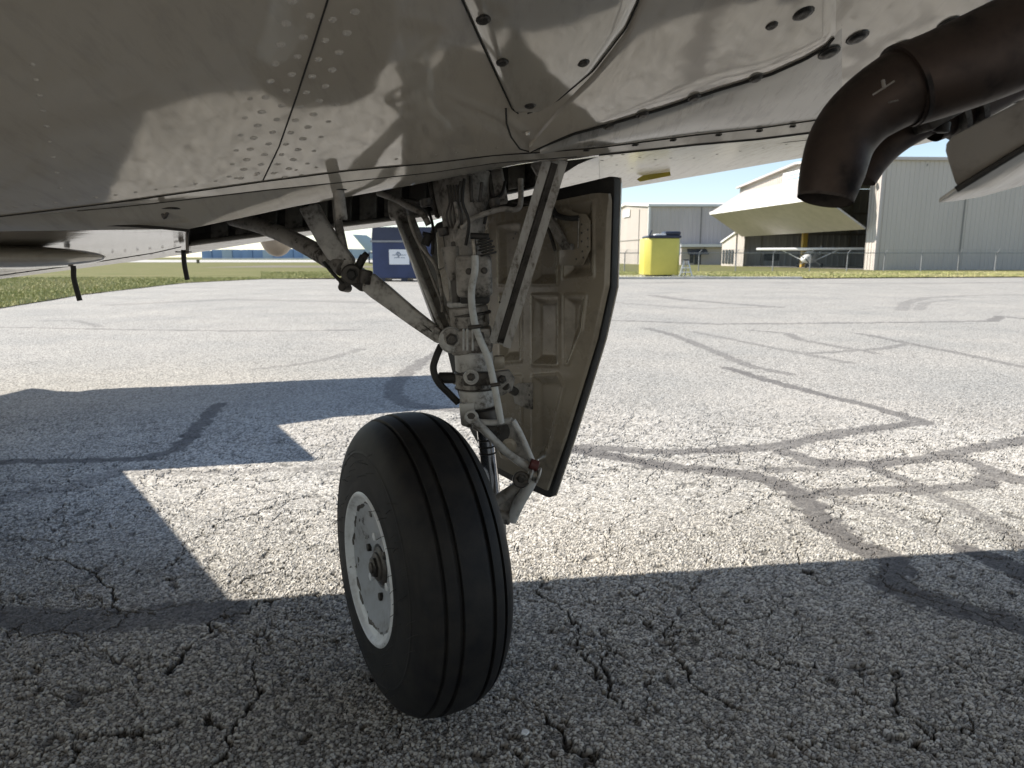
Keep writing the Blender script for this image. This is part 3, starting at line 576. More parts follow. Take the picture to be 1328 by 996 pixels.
# ------------------------------------------------------------------ background aircraft
def loft(secs, n=16):   # secs: (centre, half width vec, half height vec)
    m_ = MB(); vs = []; fs = []
    for c_, a, b_ in secs:
        for k in range(n): an = 2 * math.pi * k / n; vs.append(Vector(c_) + Vector(a) * math.cos(an) + Vector(b_) * math.sin(an))
    for i in range(len(secs) - 1):
        for k in range(n): p_ = i * n + k; q = i * n + (k + 1) % n; fs.append((p_, q, q + n, p_ + n))
    fs.append(tuple(range(n))[::-1]); fs.append(tuple(range((len(secs) - 1) * n, len(secs) * n))); return m_.add(vs, fs)
hp = P(1050, 340, 61.); hx, hy = hp.x, hp.y
A1 = thing('high_wing_airplane', 'white high-wing light airplane parked inside the open hangar', 'airplane', (hx, hy, 0))
fw = Vector((-.55, -.83, 0)).normalized(); sd = Vector((-fw.y, fw.x, 0)); Z = Vector((0, 0, 1)); o_ = Vector((hx, hy, 0))
def q3(f_, s_, z): return o_ + fw * f_ + sd * s_ + Z * z
loft([(q3(-4.6, 0, .95), sd * .06, Z * .10), (q3(-2.6, 0, .9), sd * .25, Z * .28), (q3(-1, 0, .9), sd * .48, Z * .5), (q3(.4, 0, .9), sd * .5, Z * .52), (q3(.9, 0, .78), sd * .46, Z * .36), (q3(1.7, 0, .75), sd * .4, Z * .32), (q3(1.95, 0, .75), sd * .18, Z * .18)]).done('fuselage', M['white'], A1)
loft([(q3(.5, 0, 1.16), sd * .40, Z * .16), (q3(.9, 0, 1.02), sd * .42, Z * .14)]).done('windscreen', M['dark'], A1)
MB().plate([q3(.75, -4.3, 1.48), q3(.75, 4.3, 1.48), q3(-.3, 4.3, 1.48), q3(-.5, 0, 1.42), q3(-.3, -4.3, 1.48)], (0, 0, .20), .05).done('wing', M['white'], A1)
for s_ in (-1, 1): MB().tube([q3(.4, s_ * .45, .6), q3(.4, s_ * 2.2, 1.46)], .035, 6, 0).done('wing_strut', M['white'], A1)
for f_, s_ in ((1.4, 0), (-.1, -.95), (-.1, .95)):
    wl = MB(); wl.cyl(q3(f_, s_ - .07, .19), q3(f_, s_ + .07, .19), .19); wl.done('wheel', M['tyre'], A1); MB().tube([q3(f_, s_, .2), q3(f_, s_ * .3, .6)], .03, 6, 0).done('gear_leg', M['white'], A1)
MB().plate([q3(-4.6, 0, .95), q3(-3.7, 0, 1.05), q3(-4.3, 0, 1.95), q3(-4.75, 0, 1.95)], sd * .06, .01).done('tail_fin', M['white'], A1)
pr = MB(); pr.tube([q3(2.0, -.05, .75), q3(2.0, -.55, 1.3)], [.05, .02], 6, 0); pr.tube([q3(2.0, .05, .75), q3(2.0, .55, .2)], [.05, .02], 6, 0); pr.done('propeller', M['dark'], A1)
MB().lathe(q3(1.93, 0, .75), fw, [(0, .14), (.12, .1), (.22, .0001)], 12).done('spinner', M['white'], A1)
# another one, only its tail shows left of the dumpster
tp = P(478, 330, 52.); o_ = Vector((tp.x, tp.y, 0)); fw = Vector((.85, .5, 0)).normalized(); sd = Vector((-fw.y, fw.x, 0))
A2 = thing('parked_jet', 'pale grey parked aircraft showing its swept tail beside the blue dumpster', 'airplane', (tp.x, tp.y, 0))
def pf_(x, y, Y=52.): return P(x, y, Y)
MB().plate([pf_(457, 304), pf_(475, 305), pf_(492, 316), pf_(492, 328), pf_(473, 323)], (0, .12, 0), .02).done('tail_fin', M['palewall'], A2)
loft([(q3(.2, 0, 1.35), sd * .1, Z * .1), (q3(2, 0, 1.4), sd * .5, Z * .5), (q3(5, 0, 1.4), sd * .7, Z * .75), (q3(9, 0, 1.3), sd * .6, Z * .6), (q3(10.5, 0, 1.2), sd * .1, Z * .1)]).done('fuselage', M['white'], A2)
MB().plate([q3(3.5, -5, 1.1), q3(4.4, -5, 1.1), q3(6.5, 0, 1.0), q3(4.5, 0, 1.0)], (0, 0, .12), .02).done('wing', M['white'], A2)
for f_, s_ in ((8.5, 0), (5, -1.2), (5, 1.2)): MB().cyl(q3(f_, s_ - .08, .25), q3(f_, s_ + .08, .25), .25).done('wheel', M['tyre'], A2); MB().tube([q3(f_, s_, .25), q3(f_, s_, 1.0)], .05, 6, 0).done('gear_leg', M['white'], A2)

# ================================================================== the parked aircraft (one thing: skins, bay, gear, door, exhausts are its parts)
AC = thing('twin_engine_airplane', 'underside of a parked light airplane with main wheel, open gear door and burnt exhaust stacks', 'airplane', (-.205, 1.411, 0))
def tab(pts): xs = [p_[0] for p_ in pts]; ys = [p_[1] for p_ in pts]; return lambda x: float(np.interp(x, xs, ys)) if xs[0] <= x <= xs[-1] else (ys[0] + (x - xs[0]) * (ys[1] - ys[0]) / (xs[1] - xs[0]) if x < xs[0] else ys[-1] + (x - xs[-1]) * (ys[-1] - ys[-2]) / (xs[-1] - xs[-2]))
Jy = tab([(0,280),(60,273),(150,262),(341,235),(450,221),(560,211),(640,201),(700,197),(777,191),(840,183),(900,175),(984,166),(1054,156),(1200,134),(1328,112)])
Ko = tab([(-400,1),(0,1),(200,8),(450,14),(560,12),(640,10),(700,9),(777,9),(900,12),(1054,15),(1200,17),(1328,18),(1700,20)]); Ky = lambda x: Jy(x) + Ko(x)
Ny = tab([(-400,345),(0,300),(245,297),(386,267),(557,236),(640,220),(690,210),(740,207.5),(777,202)])
My = tab([(238,322),(247,319),(389,301),(515,286),(560,280),(640,256),(690,246),(726,229),(750,213),(777,202.6)]); Ma = tab([(238,2.05),(690,2.05),(726,1.85),(750,1.62),(777,1.40)])
Ey = tab([(0,362),(240,330),(350,312),(480,296),(560,286),(640,268),(797,246),(900,229),(1038,205),(1178,191),(1328,156)])
SL = .22
Jp = lambda x: PL(x, Jy(x), 1.30, SL); Kp = lambda x: PL(x, Ky(x), 1.335, SL); Np = lambda x: PL(x, Ny(x), 1.40, SL); Mp = lambda x: PL(x, My(x), Ma(x), SL); Ep = lambda x: PL(x, Ey(x), 2.43, SL)
_j = [Jp(x) for x in np.linspace(-500, 1900, 97)]; _jx = [p_.x for p_ in _j]; _jz = [p_.z for p_ in _j]
zJ = lambda X: float(np.interp(X, _jx, _jz))
def near_z(X, Y):
    d = 1.30 + SL * X - Y; z = .21 * min(d, .5) + .18 * min(d, .5) ** 2
    if d > .5: e = d - .5; z += .39 * e - .10 * e * e
    return zJ(X) + z
def hit(px, py):
    d = ray(px, py); o = Vector((0, 0, EYE)); lo, hi = .02, .02
    g = lambda t: (o + d * t).z - near_z((o + d * t).x, (o + d * t).y)
    t = .05
    while t < 2.2 and g(t) < 0: t += .01
    lo, hi = t - .01, t
    for _ in range(22):
        m_ = (lo + hi) / 2
        if g(m_) < 0: lo = m_
        else: hi = m_
    p_ = o + d * hi; lim = 1.30 + SL * p_.x
    if p_.y > lim: return Jp(px)
    return p_
def nrm_at(p_):
    e = .01; return Vector((near_z(p_.x + e, p_.y) - near_z(p_.x - e, p_.y), near_z(p_.x, p_.y + e) - near_z(p_.x, p_.y - e), -2 * e)).normalized()
# near lower skin
nx, nd = 260, 90; Xs = np.linspace(-2.6, 2.7, nx); ds = np.concatenate([np.linspace(0, .8, 60), np.linspace(.83, 2.3, 30)])
vs = [(X, 1.30 + SL * X - d, near_z(X, 1.30 + SL * X - d)) for d in ds for X in Xs]
def pix(v):
    x, y, z = v[0], v[1], v[2] - EYE; zc = y * cp - z * sp; yc = y * sp + z * cp
    return (664 + FP * x / zc, 498 - FP * yc / zc) if zc > .03 else (-9999, -9999)
fs = []
for j in range(nd - 1):
    for i in range(nx - 1):
        a = j * nx + i; c_ = pix([(vs[a][k] + vs[a + nx + 1][k]) / 2 for k in range(3)])
        if 1150 < c_[0] < 1900 and c_[1] > 74 - (c_[0] - 1150) * .335: continue
        fs.append((a, a + nx, a + nx + 1, a + 1))
belly = obj('lower_skin', vs, fs, M['skin'], AC, True)
# lower skins beyond the lap strip
def loft_px(name, xs, c0_, c1_, n, mat, parent=None, sag=0., off=0.):
    v = []; f = []
    for i, x in enumerate(xs):
        a, b_ = c0_(x), c1_(x)
        for k in range(n + 1): t = k / n; p_ = a.lerp(b_, t); v.append(p_ + Vector((0, 0, off + sag * 4 * t * (1 - t))))
    for i in range(len(xs) - 1):
        for k in range(n): a = i * (n + 1) + k; f.append((a, a + 1, a + n + 2, a + n + 1))
    return obj(name, v, f, mat, parent or AC, True)
loft_px('lap_strip', list(range(-480, 1700, 20)), Jp, Kp, 2, M['skin2'], off=-.0008)
loft_px('bay_side_skin', list(range(-480, 245, 20)) + list(range(245, 777, 14)) + [777], Kp, Np, 3, M['skin2'], sag=-.003)
loft_px('inboard_skin', list(range(-480, 245, 15)) + [241], Np, Ep, 8, M['skin2'], sag=.012)
loft_px('rear_lip_skin', list(range(245, 777, 14)) + [777], Mp, Ep, 4, M['skin3'], sag=-.004)
loft_px('outboard_skin', [777] + list(range(790, 1700, 20)), Kp, Ep, 10, M['skin3'], sag=.02)
# edge rolled up, upper skin
tx = list(range(-480, 1700, 40)); v = []; f = []
prof = [(0, 0), (-.01, .02), (-.06, .08), (-.2, .17), (-.5, .27), (-1.0, .42), (-1.6, .72), (-2.6, 1.0), (-3.2, .98)]
for x in tx:
    e = Ep(x)
    for dy, dz_ in prof: v.append(e + Vector((0, dy, dz_)))
L_ = len(prof)
for i in range(len(tx) - 1):
    for k in range(L_ - 1): a = i * L_ + k; f.append((a, a + 1, a + L_ + 1, a + L_))
obj('upper_skin', v, f, M['skin'], AC, True)
# wheel bay
bx_ = list(range(245, 777, 19)) + [777]; v = []; f = []
for x in bx_:
    n_, m__ = Np(x), Mp(x); w_ = min(1, (777 - x) / 120); up_ = .003 + .28 * w_
    v += [n_ + Vector((0, .002 * w_, .002)), n_ + Vector((0, -.03 * w_, up_)), m__ + Vector((0, .05 * w_, up_ - .03 * w_)), m__ + Vector((0, .012 * w_, .03 * w_)), m__ + Vector((0, -.002 * w_, .003 * w_ + .001))]
for i in range(len(bx_) - 1):
    for k in range(4): a = i * 5 + k; f.append((a, a + 1, a + 6, a + 5))
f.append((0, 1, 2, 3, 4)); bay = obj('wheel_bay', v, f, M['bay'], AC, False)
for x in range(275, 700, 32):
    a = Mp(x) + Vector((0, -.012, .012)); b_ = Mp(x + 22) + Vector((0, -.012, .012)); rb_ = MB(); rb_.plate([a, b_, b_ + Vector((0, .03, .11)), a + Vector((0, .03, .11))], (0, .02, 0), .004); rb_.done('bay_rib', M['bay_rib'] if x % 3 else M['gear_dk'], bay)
for x0, x1 in ((250, 420), (420, 600)):
    rb_ = MB(); rb_.tube([Mp(x) + Vector((0, -.01, .006)) for x in range(x0, x1, 20)], .006, 8, 2); rb_.done('bay_stringer', M['bay_rib'], bay)
# exhaust outlet cavity above the stacks
cv = MB()
q = [hit(1146, 78), hit(1328, 14), hit(1500, -45)]
back = [p_ + Vector((.02, .18, .14)) for p_ in q]; low = [Jp(x) + Vector((0, .0, .004)) for x in (1140, 1328, 1520)]
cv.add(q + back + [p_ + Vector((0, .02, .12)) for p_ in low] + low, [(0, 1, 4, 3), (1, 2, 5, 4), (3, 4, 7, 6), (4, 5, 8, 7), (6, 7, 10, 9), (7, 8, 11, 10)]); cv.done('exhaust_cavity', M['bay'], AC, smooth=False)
rl = MB(); rl.tube([hit(x, 74 - (x - 1150) * .335) + Vector((0, 0, .002)) for x in range(1146, 1620, 24)], .006, 8, 2); rl.done('cowl_edge_roll', M['skin'], AC)
# seams
def seam_line(pts, r=.0011, name='panel_seam', par=None, mat='seam'):
    mb_ = MB(); mb_.tube(pts, r, 5, 0); return mb_.done(name, M[mat], par or AC, smooth=False)
def along(pts, n=8):
    out = []
    for a, b_ in zip(pts[:-1], pts[1:]):
        for k in range(n): out.append((a[0] + (b_[0] - a[0]) * k / n, a[1] + (b_[1] - a[1]) * k / n))
    return out + [pts[-1]]
seam_line([hit(*p_) for p_ in along([(445,-60),(425,0),(406,60),(383,130),(362,190),(341,234)])], .0012)
seam_line([Jp(x) + Vector((0, 0, -.001)) for x in range(-200, 1600, 12)], .0010)
seam_line([Kp(x) + Vector((0, 0, -.001)) for x in range(100, 760, 12)], .0009); seam_line([Kp(x) + Vector((0, 0, -.0012)) for x in range(777, 1600, 12)], .0022)
seam_line([PL(x, y, 1.385, SL) + Vector((0, 0, -.002)) for x, y in along([(18,291),(70,289),(120,289),(170,291),(210,294),(246,297.5)])], .0026, 'panel_gap')
seam_line([PL(x, y, 1.9, SL) for x, y in along([(0,357),(105,343),(200,328),(235,320)])], .0012)
seam_line([PL(x, y, 1.8, SL) for x, y in along([(777,207),(900,197),(1054,181)])], .0008); seam_line([PL(x, y, 2.2, SL) for x, y in along([(800,229),(900,215),(1040,193),(1328,140)])], .0014)
seam_line([PL(x, y, 2.3, SL) for x, y in along([(800,235),(900,221),(1040,199)])], .0010)
seam_line([hit(x, y) for x, y in along([(656,140),(657,160),(663,178),(674,193),(688,197)])], .0016, 'panel_gap')
# overlay panels lying on the near skin
def overlay(name, A_, B_, t0, t1, th, crown, mat, rows=44, cols=30, vert=True):
    v = []; f = []
    for i in range(rows + 1):
        s_ = t0 + (t1 - t0) * i / rows; a, b_ = A_(s_), B_(s_)
        for k in range(cols + 1):
            u_ = k / cols; c_ = a + (b_ - a) * u_; p_ = hit(c_, s_) if vert else hit(s_, c_); nn = nrm_at(p_)
            e = 4 * u_ * (1 - u_); rim = min(1, 12 * min(u_, 1 - u_, 3 * (1 - i / rows) + .0))
            v.append(p_ + nn * (th * rim + crown * e * math.sin(math.pi * min(1, (1 - i / rows) * 1.2) * .5)))
    C1 = cols + 1
    for i in range(rows):
        for k in range(cols): a = i * C1 + k; f.append((a, a + 1, a + C1 + 1, a + C1))
    return obj(name, v, f, mat, AC, True)
Lf = tab([(-60,575),(0,600),(45,620),(110,650),(140,664),(146,672)]); Rf = tab([(-60,842),(0,828),(35,812),(90,770),(130,722),(143,696),(146,684)])
fair = overlay('fairing', Lf, Rf, -60, 146, .006, .010, M['skin2'])
Qy = tab([(684,197),(700,190),(745,172),(790,160),(862,139),(930,116),(1000,95),(1045,75),(1075,57),(1085,40)])
Ut = tab([(684,190),(700,170),(720,146),(770,95),(812,40),(830,0),(850,-40),(880,-90),(1085,-90)])
up_panel = overlay('upper_cowl_panel', lambda x: Ut(x), lambda x: Qy(x), 686, 1084, 0.003, .002, M['skin'], rows=60, cols=24, vert=False)
roll = overlay('rolled_channel', lambda x: Qy(x) + 3, lambda x: Jy(x) - 1.5, 700, 1092, 0.0006, .008, M['grimy'], rows=60, cols=20, vert=False)
seam_line([hit(x, Qy(x)) + nrm_at(hit(x, Qy(x))) * .0015 for x in range(688, 1084, 8)], .0028, 'panel_gap')
seam_line([hit(Lf(y), y) + Vector((0, 0, -.0015)) for y in range(-40, 147, 6)], .0011); seam_line([hit(Rf(y), y) + Vector((0, 0, -.0015)) for y in range(-40, 147, 6)], .0011)
# screws and rivets
def disc(p_, nn, r, h_, name, mat, parent, n=14, cross=True):
    m_ = MB(); m_.lathe(p_ - nn * .001, nn, [(0, r * 1.25), (h_ * .35, r * 1.2), (h_ * .4, r), (h_ * .9, r * .82), (h_, r * .5), (h_ * .8, .0001)], n); return m_.done(name, mat, parent)
for x, y, r, par in ((625,16,.0075,fair),(650,72,.007,fair),(755,73,.007,fair),(687,131,.0075,fair)):
    p_ = hit(x, y); nn = nrm_at(p_); disc(p_ + nn * (.010 if y < 100 else .007), nn, r, .004, 'screw', M['bolt'], fair)
for x, y in ((684,171),(1040,15),(1112,48),(1075,67),(1168,60),(980,100),(900,125),(833,147),(790,162),(1230,30),(1000,30)):
    p_ = hit(x, y); nn = nrm_at(p_); disc(p_ + nn * (.0025 if x < 1085 else .001), nn, .0135 if x >= 1040 else (.009 if x > 700 else .004), .005, 'screw', M['bolt'] if x > 700 else M['skin2'], belly)
for x in (823, 872, 931, 984, 1027, 760):
    p_ = PL(x, (Jy(x) * .7 + Ky(x) * .3), 1.31, SL); disc(p_, Vector((0, .1, -1)).normalized(), .0065, .003, 'screw', M['bolt'], belly)
rv = bmesh.new(); bmesh.ops.create_uvsphere(rv, u_segments=10, v_segments=6, radius=1); bmesh.ops.delete(rv, geom=[v_ for v_ in rv.verts if v_.co.z < -.05], context='VERTS')
rme = bpy.data.meshes.new('rivet'); rv.to_mesh(rme); rv.free(); rme.materials.append(M['skin']); rme.polygons.foreach_set('use_smooth', [True] * len(rme.polygons))
rmd = rme.copy(); rmd.materials[0] = M['gear_dk']
NR = [0]
def rivet(p_, nn, r, dark=False, par=None):
    o = bpy.data.objects.new('rivet', rmd if dark else rme); COL.objects.link(o); par = par or belly; o.parent = par
    o.rotation_euler = nn.to_track_quat('Z', 'Y').to_euler(); o.scale = (r * random.uniform(.9, 1.1), r, r * random.uniform(.16, .26)); o.location = p_ - wloc(par); NR[0] += 1
A0, B0 = hit(341, 234), hit(425, 0); ax_ = (B0 - A0); ax_.z = 0; L0 = ax_.length; ax_.normalize(); lat = Vector((-ax_.y, ax_.x, 0))
for off_, r in ((-.033, .0056), (-.012, .0050), (.013, .0052), (.036, .0056)):
    k = 0
    while .012 + .034 * k < L0 + .05:
        p_ = A0 + ax_ * (.012 + .034 * k + (.017 if abs(off_) < .02 else 0)) - lat * off_; p_.z = near_z(p_.x, p_.y)
        rivet(p_, nrm_at(p_), r); k += 1
for off_ in (.055, -.058):
    for k in range(6): p_ = A0 + ax_ * (.02 + .045 * k) - lat * off_; p_.z = near_z(p_.x, p_.y); rivet(p_, nrm_at(p_), .004)
for k in range(9):
    x, y = 78 - 4.5 * k, 244 - 20 * k; p_ = hit(x, y); rivet(p_, nrm_at(p_), .0032)
for x in range(20, 840, 26): p_ = hit(x, Jy(x) - 9); rivet(p_, nrm_at(p_), .0032)
for x in range(30, 760, 34):
    p_ = PL(x, Ky(x) + 3, 1.345, SL); rivet(p_, Vector((0, .1, -1)), .0028, x % 3 == 0)
for k in range(7): p_ = PL(252 - 1 * k, 262 + 5 * k, 1.36 + .006 * k, SL); rivet(p_, Vector((0, .1, -1)), .003, True)
rd = [(730,230),(738,226),(747,222),(757,216),(745,228),(757,222),(768,213),(781,208),(775,203.5),(793,202),(808,200.5),(830,204),(850,207),(870,205),(800,214),(820,218),(900,205),(930,200),(960,196),(990,192),(1020,187)]
for x, y in rd: p_ = PL(x, y, 1.36 + (y - Ky(x)) / max(6, Ey(x) - Ky(x)) * 1.05, SL); rivet(p_, Vector((0, 0, -1)), .0042, True)
for x in range(20, 236, 16): p_ = PL(x, Ey(x) - 6, 2.2, SL); rivet(p_, Vector((0, 0, -1)), .004, True)
# skin fittings on the left
def oval(name, c_, rx, ry, h_, mat, par=None):
    vs_ = [c_ + Vector((rx * math.cos(t_), ry * math.sin(t_), 0)) for t_ in np.linspace(0, 2 * math.pi, 24, endpoint=False)]
    m_ = MB(); m_.plate(vs_, (0, 0, -h_), h_ * .3); return m_.done(name, mat, par or AC)
c_ = PL(212, 268.5, 1.36, SL); rg = oval('tie_down_plate', c_, .030, .012, .004, M['bolt']); MB().tube([c_ + Vector((-.004, 0, 0)), c_ + Vector((0, 0, -.018)), c_ + Vector((.008, 0, -.004))], .003, 8, 5).done('hook', M['gear_dk'], rg)
c_ = PL(438, 244, 1.37, SL); rg = oval('strut_flange', c_, .018, .014, .004, M['bolt']); MB().cyl(c_ + Vector((0, 0, .01)), c_ + Vector((.004, .004, -.055)), .0105).done('flange_pin', M['gear'], rg)
# dark blister and drain tubes and small lamp dome below the far edge
bl = MB(); s_ = bmesh.new(); bmesh.ops.create_uvsphere(s_, u_segments=40, v_segments=20, radius=1)
cb = PL(0, 339, 1.72, SL) + Vector((0, 0, .008)); Mx = Matrix.Rotation(math.atan(SL) - R(8), 3, 'Z')
for v_ in s_.verts: v_.co = Mx @ Vector((v_.co.x * .20, v_.co.y * .15, v_.co.z * .024)) + cb
bl.bm(s_); s_.free(); bl.done('blister_fairing', M['skin2'], AC)
MB().tube([PL(89, 336, 2.0, SL), PL(95, 346, 2.0, SL), PL(96, 362, 2.0, SL), PL(103.5, 390, 2.0, SL)], .0062, 10, 5).done('drain_tube', M['black'], AC)
MB().tube([PL(238, 324, 2.15, SL), PL(239, 342, 2.15, SL), PL(243, 363, 2.15, SL)], .0066, 10, 4).done('drain_tube', M['black'], AC); oval('drain_flange', PL(238, 326, 2.15, SL), .022, .008, .003, M['bolt'])
dc = PL(359, 311, 5.2, SL); ld = MB(); ld.lathe(dc + Vector((0, 0, .04)), (0, 0, -1), [(0, .108), (.02, .112), (.06, .104), (.10, .086), (.132, .056), (.148, .024), (.152, .0001)], 28); ld.done('lamp_dome', flat('cream_dome', (.50, .40, .29), .1, .35, 8), AC)
ty = MB()
v = [PL(x, y, 2.18, SL) + Vector((0, 0, -.003)) for x, y in ((826,231),(834,226),(869,221),(870,226),(850,230),(830,234))]; ty.plate(v, (0, 0, -.0012), .0003); ty.done('edge_sealant', M['yellowtip'], AC)
# ---- gear door
DA, DM = 1.72, -1.0135
du = Vector((1, DM, 0)).normalized(); dn = Vector((-DM, 1, 0)).normalized() * -1   # dn faces the camera
def D(px, py, h=.022):
    return PL(px, py, DA + h * (dn.y - DM * dn.x), DM) - dn * h
def uv(p_): return ((p_ - Vector((0, DA, 0))).dot(du), p_.z)
dout = [(557,300),(566,289),(600,276),(640,264),(700,250),(790,228.5),(796,229),(797,236),(795,300),(793,372),(778,440),(760,500),(738,570),(713,646),(708,645),(690,637),(664,625),(640,612),(610,560),(590,500),(578,450),(568,400),(560,350)]
din = [(562,302),(570,294),(600,284),(640,274),(700,264),(770,250),(788,250),(790,260),(789,300),(787,370),(772,439),(754,498),(732,569),(708,637),(690,628),(664,617),(643,606),(614,556),(596,500),(584,450),(573,400),(565,350)]
dr_ = MB(); dr_.plate([D(*q, 0) for q in dout], -dn * .022, .004); door = dr_.done('gear_door', M['black'], AC)
ow = MB(); ow.plate([D(*q, 0) - dn * .0225 for q in dout], -dn * .004, .001); ow.done('outer_panel', M['skin'], door)
U = [uv(D(*q)) for q in din]
def seg_x(z):
    xs = []
    for (a, b_), (c_, d_) in zip(U, U[1:] + U[:1]):
        if (b_ > z) != (d_ > z): xs.append(a + (c_ - a) * (z - b_) / (d_ - b_))
    return (min(xs), max(xs)) if len(xs) > 1 else None
PK = [[(690,288),(721,282),(721,367),(690,367)], [(731,268),(766,262),(767,357),(731,360)], [(646,294),(674,290),(674,367),(646,367)], [(690,385),(722,385),(722,472),(690,471)],
      [(732,385),(757,384),(752,428),(735,470),(732,470)], [(648,385),(674,385),(674,466),(648,468)], [(690,490),(722,488),(729,502),(706,592),(690,600)], [(580,300),(632,284),(632,362),(584,368)],
      [(588,385),(632,385),(632,466),(604,470)], [(616,492),(674,490),(674,596),(650,590)]]
PKU = [[uv(D(*q)) for q in pk] for pk in PK]
def sdf(poly, x, y):
    d = np.full(x.shape, 9.); ins = np.zeros(x.shape, bool); n = len(poly)
    for i in range(n):
        ax, ay = poly[i]; bx2, by2 = poly[(i + 1) % n]; ex_, ey_ = bx2 - ax, by2 - ay; L2 = ex_ * ex_ + ey_ * ey_
        t_ = np.clip(((x - ax) * ex_ + (y - ay) * ey_) / L2, 0, 1); d = np.minimum(d, np.hypot(x - ax - t_ * ex_, y - ay - t_ * ey_))
        with np.errstate(divide='ignore', invalid='ignore'): ins ^= ((ay > y) != (by2 > y)) & (x < (bx2 - ax) * (y - ay) / (by2 - ay if by2 != ay else 1e-9) + ax)
    return np.where(ins, -d, d)
zs = [z for _, z in U]; nr, nc = 260, 200; zz = np.linspace(min(zs) + .0008, max(zs) - .0008, nr); uu = np.zeros((nr, nc)); 
for i, z in enumerate(zz): lo, hi = seg_x(z); uu[i] = np.linspace(lo, hi, nc)
ZZ = np.repeat(zz[:, None], nc, 1); hh = np.full(uu.shape, .006)
for poly in PKU:
    s_ = sdf(poly, uu, ZZ) + .006; hh -= .013 * (1 - sstep(-.014, .008, s_)) ; hh += .0022 * np.exp(-((s_ - .009) / .0035) ** 2)
hh += .0025 * (vnoise(uu * 9, ZZ * 9, 8) - .5); e_ = np.minimum(np.arange(nc), np.arange(nc)[::-1])[None, :] / 3.; hh = np.where(e_ < 1, hh * e_, hh)
v = []; base = Vector((0, DA, 0))
for i in range(nr):
    for k in range(nc): p_ = base + du * uu[i, k] + dn * (hh[i, k] + .0125); v.append((p_.x, p_.y, p_.z + zz[i]))
f = [(i * nc + k, i * nc + k + 1, (i + 1) * nc + k + 1, (i + 1) * nc + k) for i in range(nr - 1) for k in range(nc - 1)]
obj('pressed_inner_panel', v, f, M['door'], door, True, sharp=60)
def dplate(name, pts, off, th, mat, bev=.001): m_ = MB(); m_.plate([D(*q) + dn * (off + .012 + th) for q in pts], -dn * th, bev); return m_.done(name, mat, door)
bp = dplate('hinge_plate', [(750,277),(759,277),(765,286),(765,324),(756,344),(725,344),(725,276),(738,272)], .0065, .003, M['door'])
for x, y in ((754,291),(762,298),(754,302),(762,309),(754,313),(762,320),(755,326),(747,336),(756,334)): rivet(D(x, y) + dn * .0215, dn, .0024, True, door)
m_ = MB(); m_.plate([D(*q) + dn * .042 for q in [(707,268),(714,266),(742,316),(748,316),(748,324),(736,324),(708,276)]], -dn * .012, .002); m_.done('hinge_arm', M['gear'], door)
m_ = MB(); m_.tube([D(718, 262) + dn * .035, D(726, 278) + dn * .035, D(740, 283) + dn * .035, D(752, 283) + dn * .026], .006, 10, 5); m_.done('hinge_bend', M['black'], door)
m_ = MB(); m_.tube([D(752, 283) + dn * .026, D(751, 322) + dn * .026], .0018, 8, 0); m_.done('hinge_pin', M['oldmetal'], door)
m_ = MB(); m_.tube([D(675, 262) + dn * .05, D(700, 268) + dn * .03, D(716, 300) + dn * .032, D(722, 325) + dn * .027], .004, 10, 5); m_.done('door_link', M['gear_dk'], door)
lb = dplate('lower_bracket', [(664,502),(672,497),(691,496),(691,531),(684,530),(668,523)], .008, .004, M['gear']); disc(D(669, 508) + dn * .024, dn, .0075, .010, 'boss', M['gear_dk'], door)
for y in (500, 512, 525): rivet(D(687, y) + dn * .024, dn, .0028, True, door)
disc(D(683, 325) + dn * .019, dn, .002, .001, 'screw', M['bolt'], door); disc(D(683, 356.5) + dn * .018, dn, .003, .002, 'screw', M['bolt'], door)
# ---- main strut
YS = 1.5
def S(x, y, Y=YS): return P(x, y, Y)
def rp(px_, Y=YS): return px_ * Y / FP
m_ = MB(); m_.tube([S(602, 225, 1.53), S(602, 262, 1.52), S(602, 300), S(604, 345), S(607, 392)], [rp(34), rp(31), rp(26), rp(24), rp(24)], 32, 6); st = m_.done('main_strut', M['gear'], AC)
def ring(name, x, y0, y1, r_, mat, par=st, dx=0, Y=YS, n=32): m_ = MB(); a, b_ = S(x, y0, Y), S(x + dx, y1, Y); m_.cyl(a, b_, rp(r_, Y), n, .08); return m_.done(name, mat, par)
ring('collar', 606, 388, 396, 27, M['gear_lt'], dx=1); ring('collar', 607, 397, 424, 25.5, M['gear'], dx=3); ring('collar', 610, 405, 409, 27, M['gear_dk'], dx=.5)
m_ = MB(); m_.box(S(612, 441), ((1, 0, .08), (0, 1, 0), (-.08, 0, 1)), (rp(26), rp(24), rp(16)), .006); m_.done('lug_block', M['gear'], st)
m_ = MB(); m_.cyl(S(586, 441, 1.462), S(586, 441, 1.54), rp(17), 28, .15); m_.done('brace_lug', M['gear_lt'], st)
disc(S(586, 440, 1.461), Vector((0, -1, 0)), rp(7), .008, 'nut', M['gear_dk'], st, 6); disc(S(586, 440, 1.462), Vector((0, -1, 0)), rp(11.5), .003, 'washer', M['gear'], st)
for x in (601, 606, 613): m_ = MB(); m_.tube([S(x, 426, 1.462), S(x, 455, 1.462)], rp(1.6), 6, 0); m_.done('rib', M['gear_lt'], st)
disc(S(622, 436, 1.463), Vector((0, -1, 0)), rp(6), .012, 'bolt', M['gear_dk'], st, 6)
ring('upper_band', 614, 455, 481, 25, M['gear_lt'], dx=1.5); ring('clamp_band', 616, 482, 503, 26.5, M['gear'], dx=1)
for y in (482.5, 502): ring('band_edge', 616, y, y + 1.6, 27.3, M['gear_dk'])
ring('lower_band', 618, 503, 527, 23.5, M['gear_lt'], dx=2)
m_ = MB(); m_.plate([S(x, y, 1.462) for x, y in ((595,524),(616,522),(615,545),(610,556),(598,552))], (0, .05, 0), .003); m_.done('skirt_plate', M['gear_lt'], st)
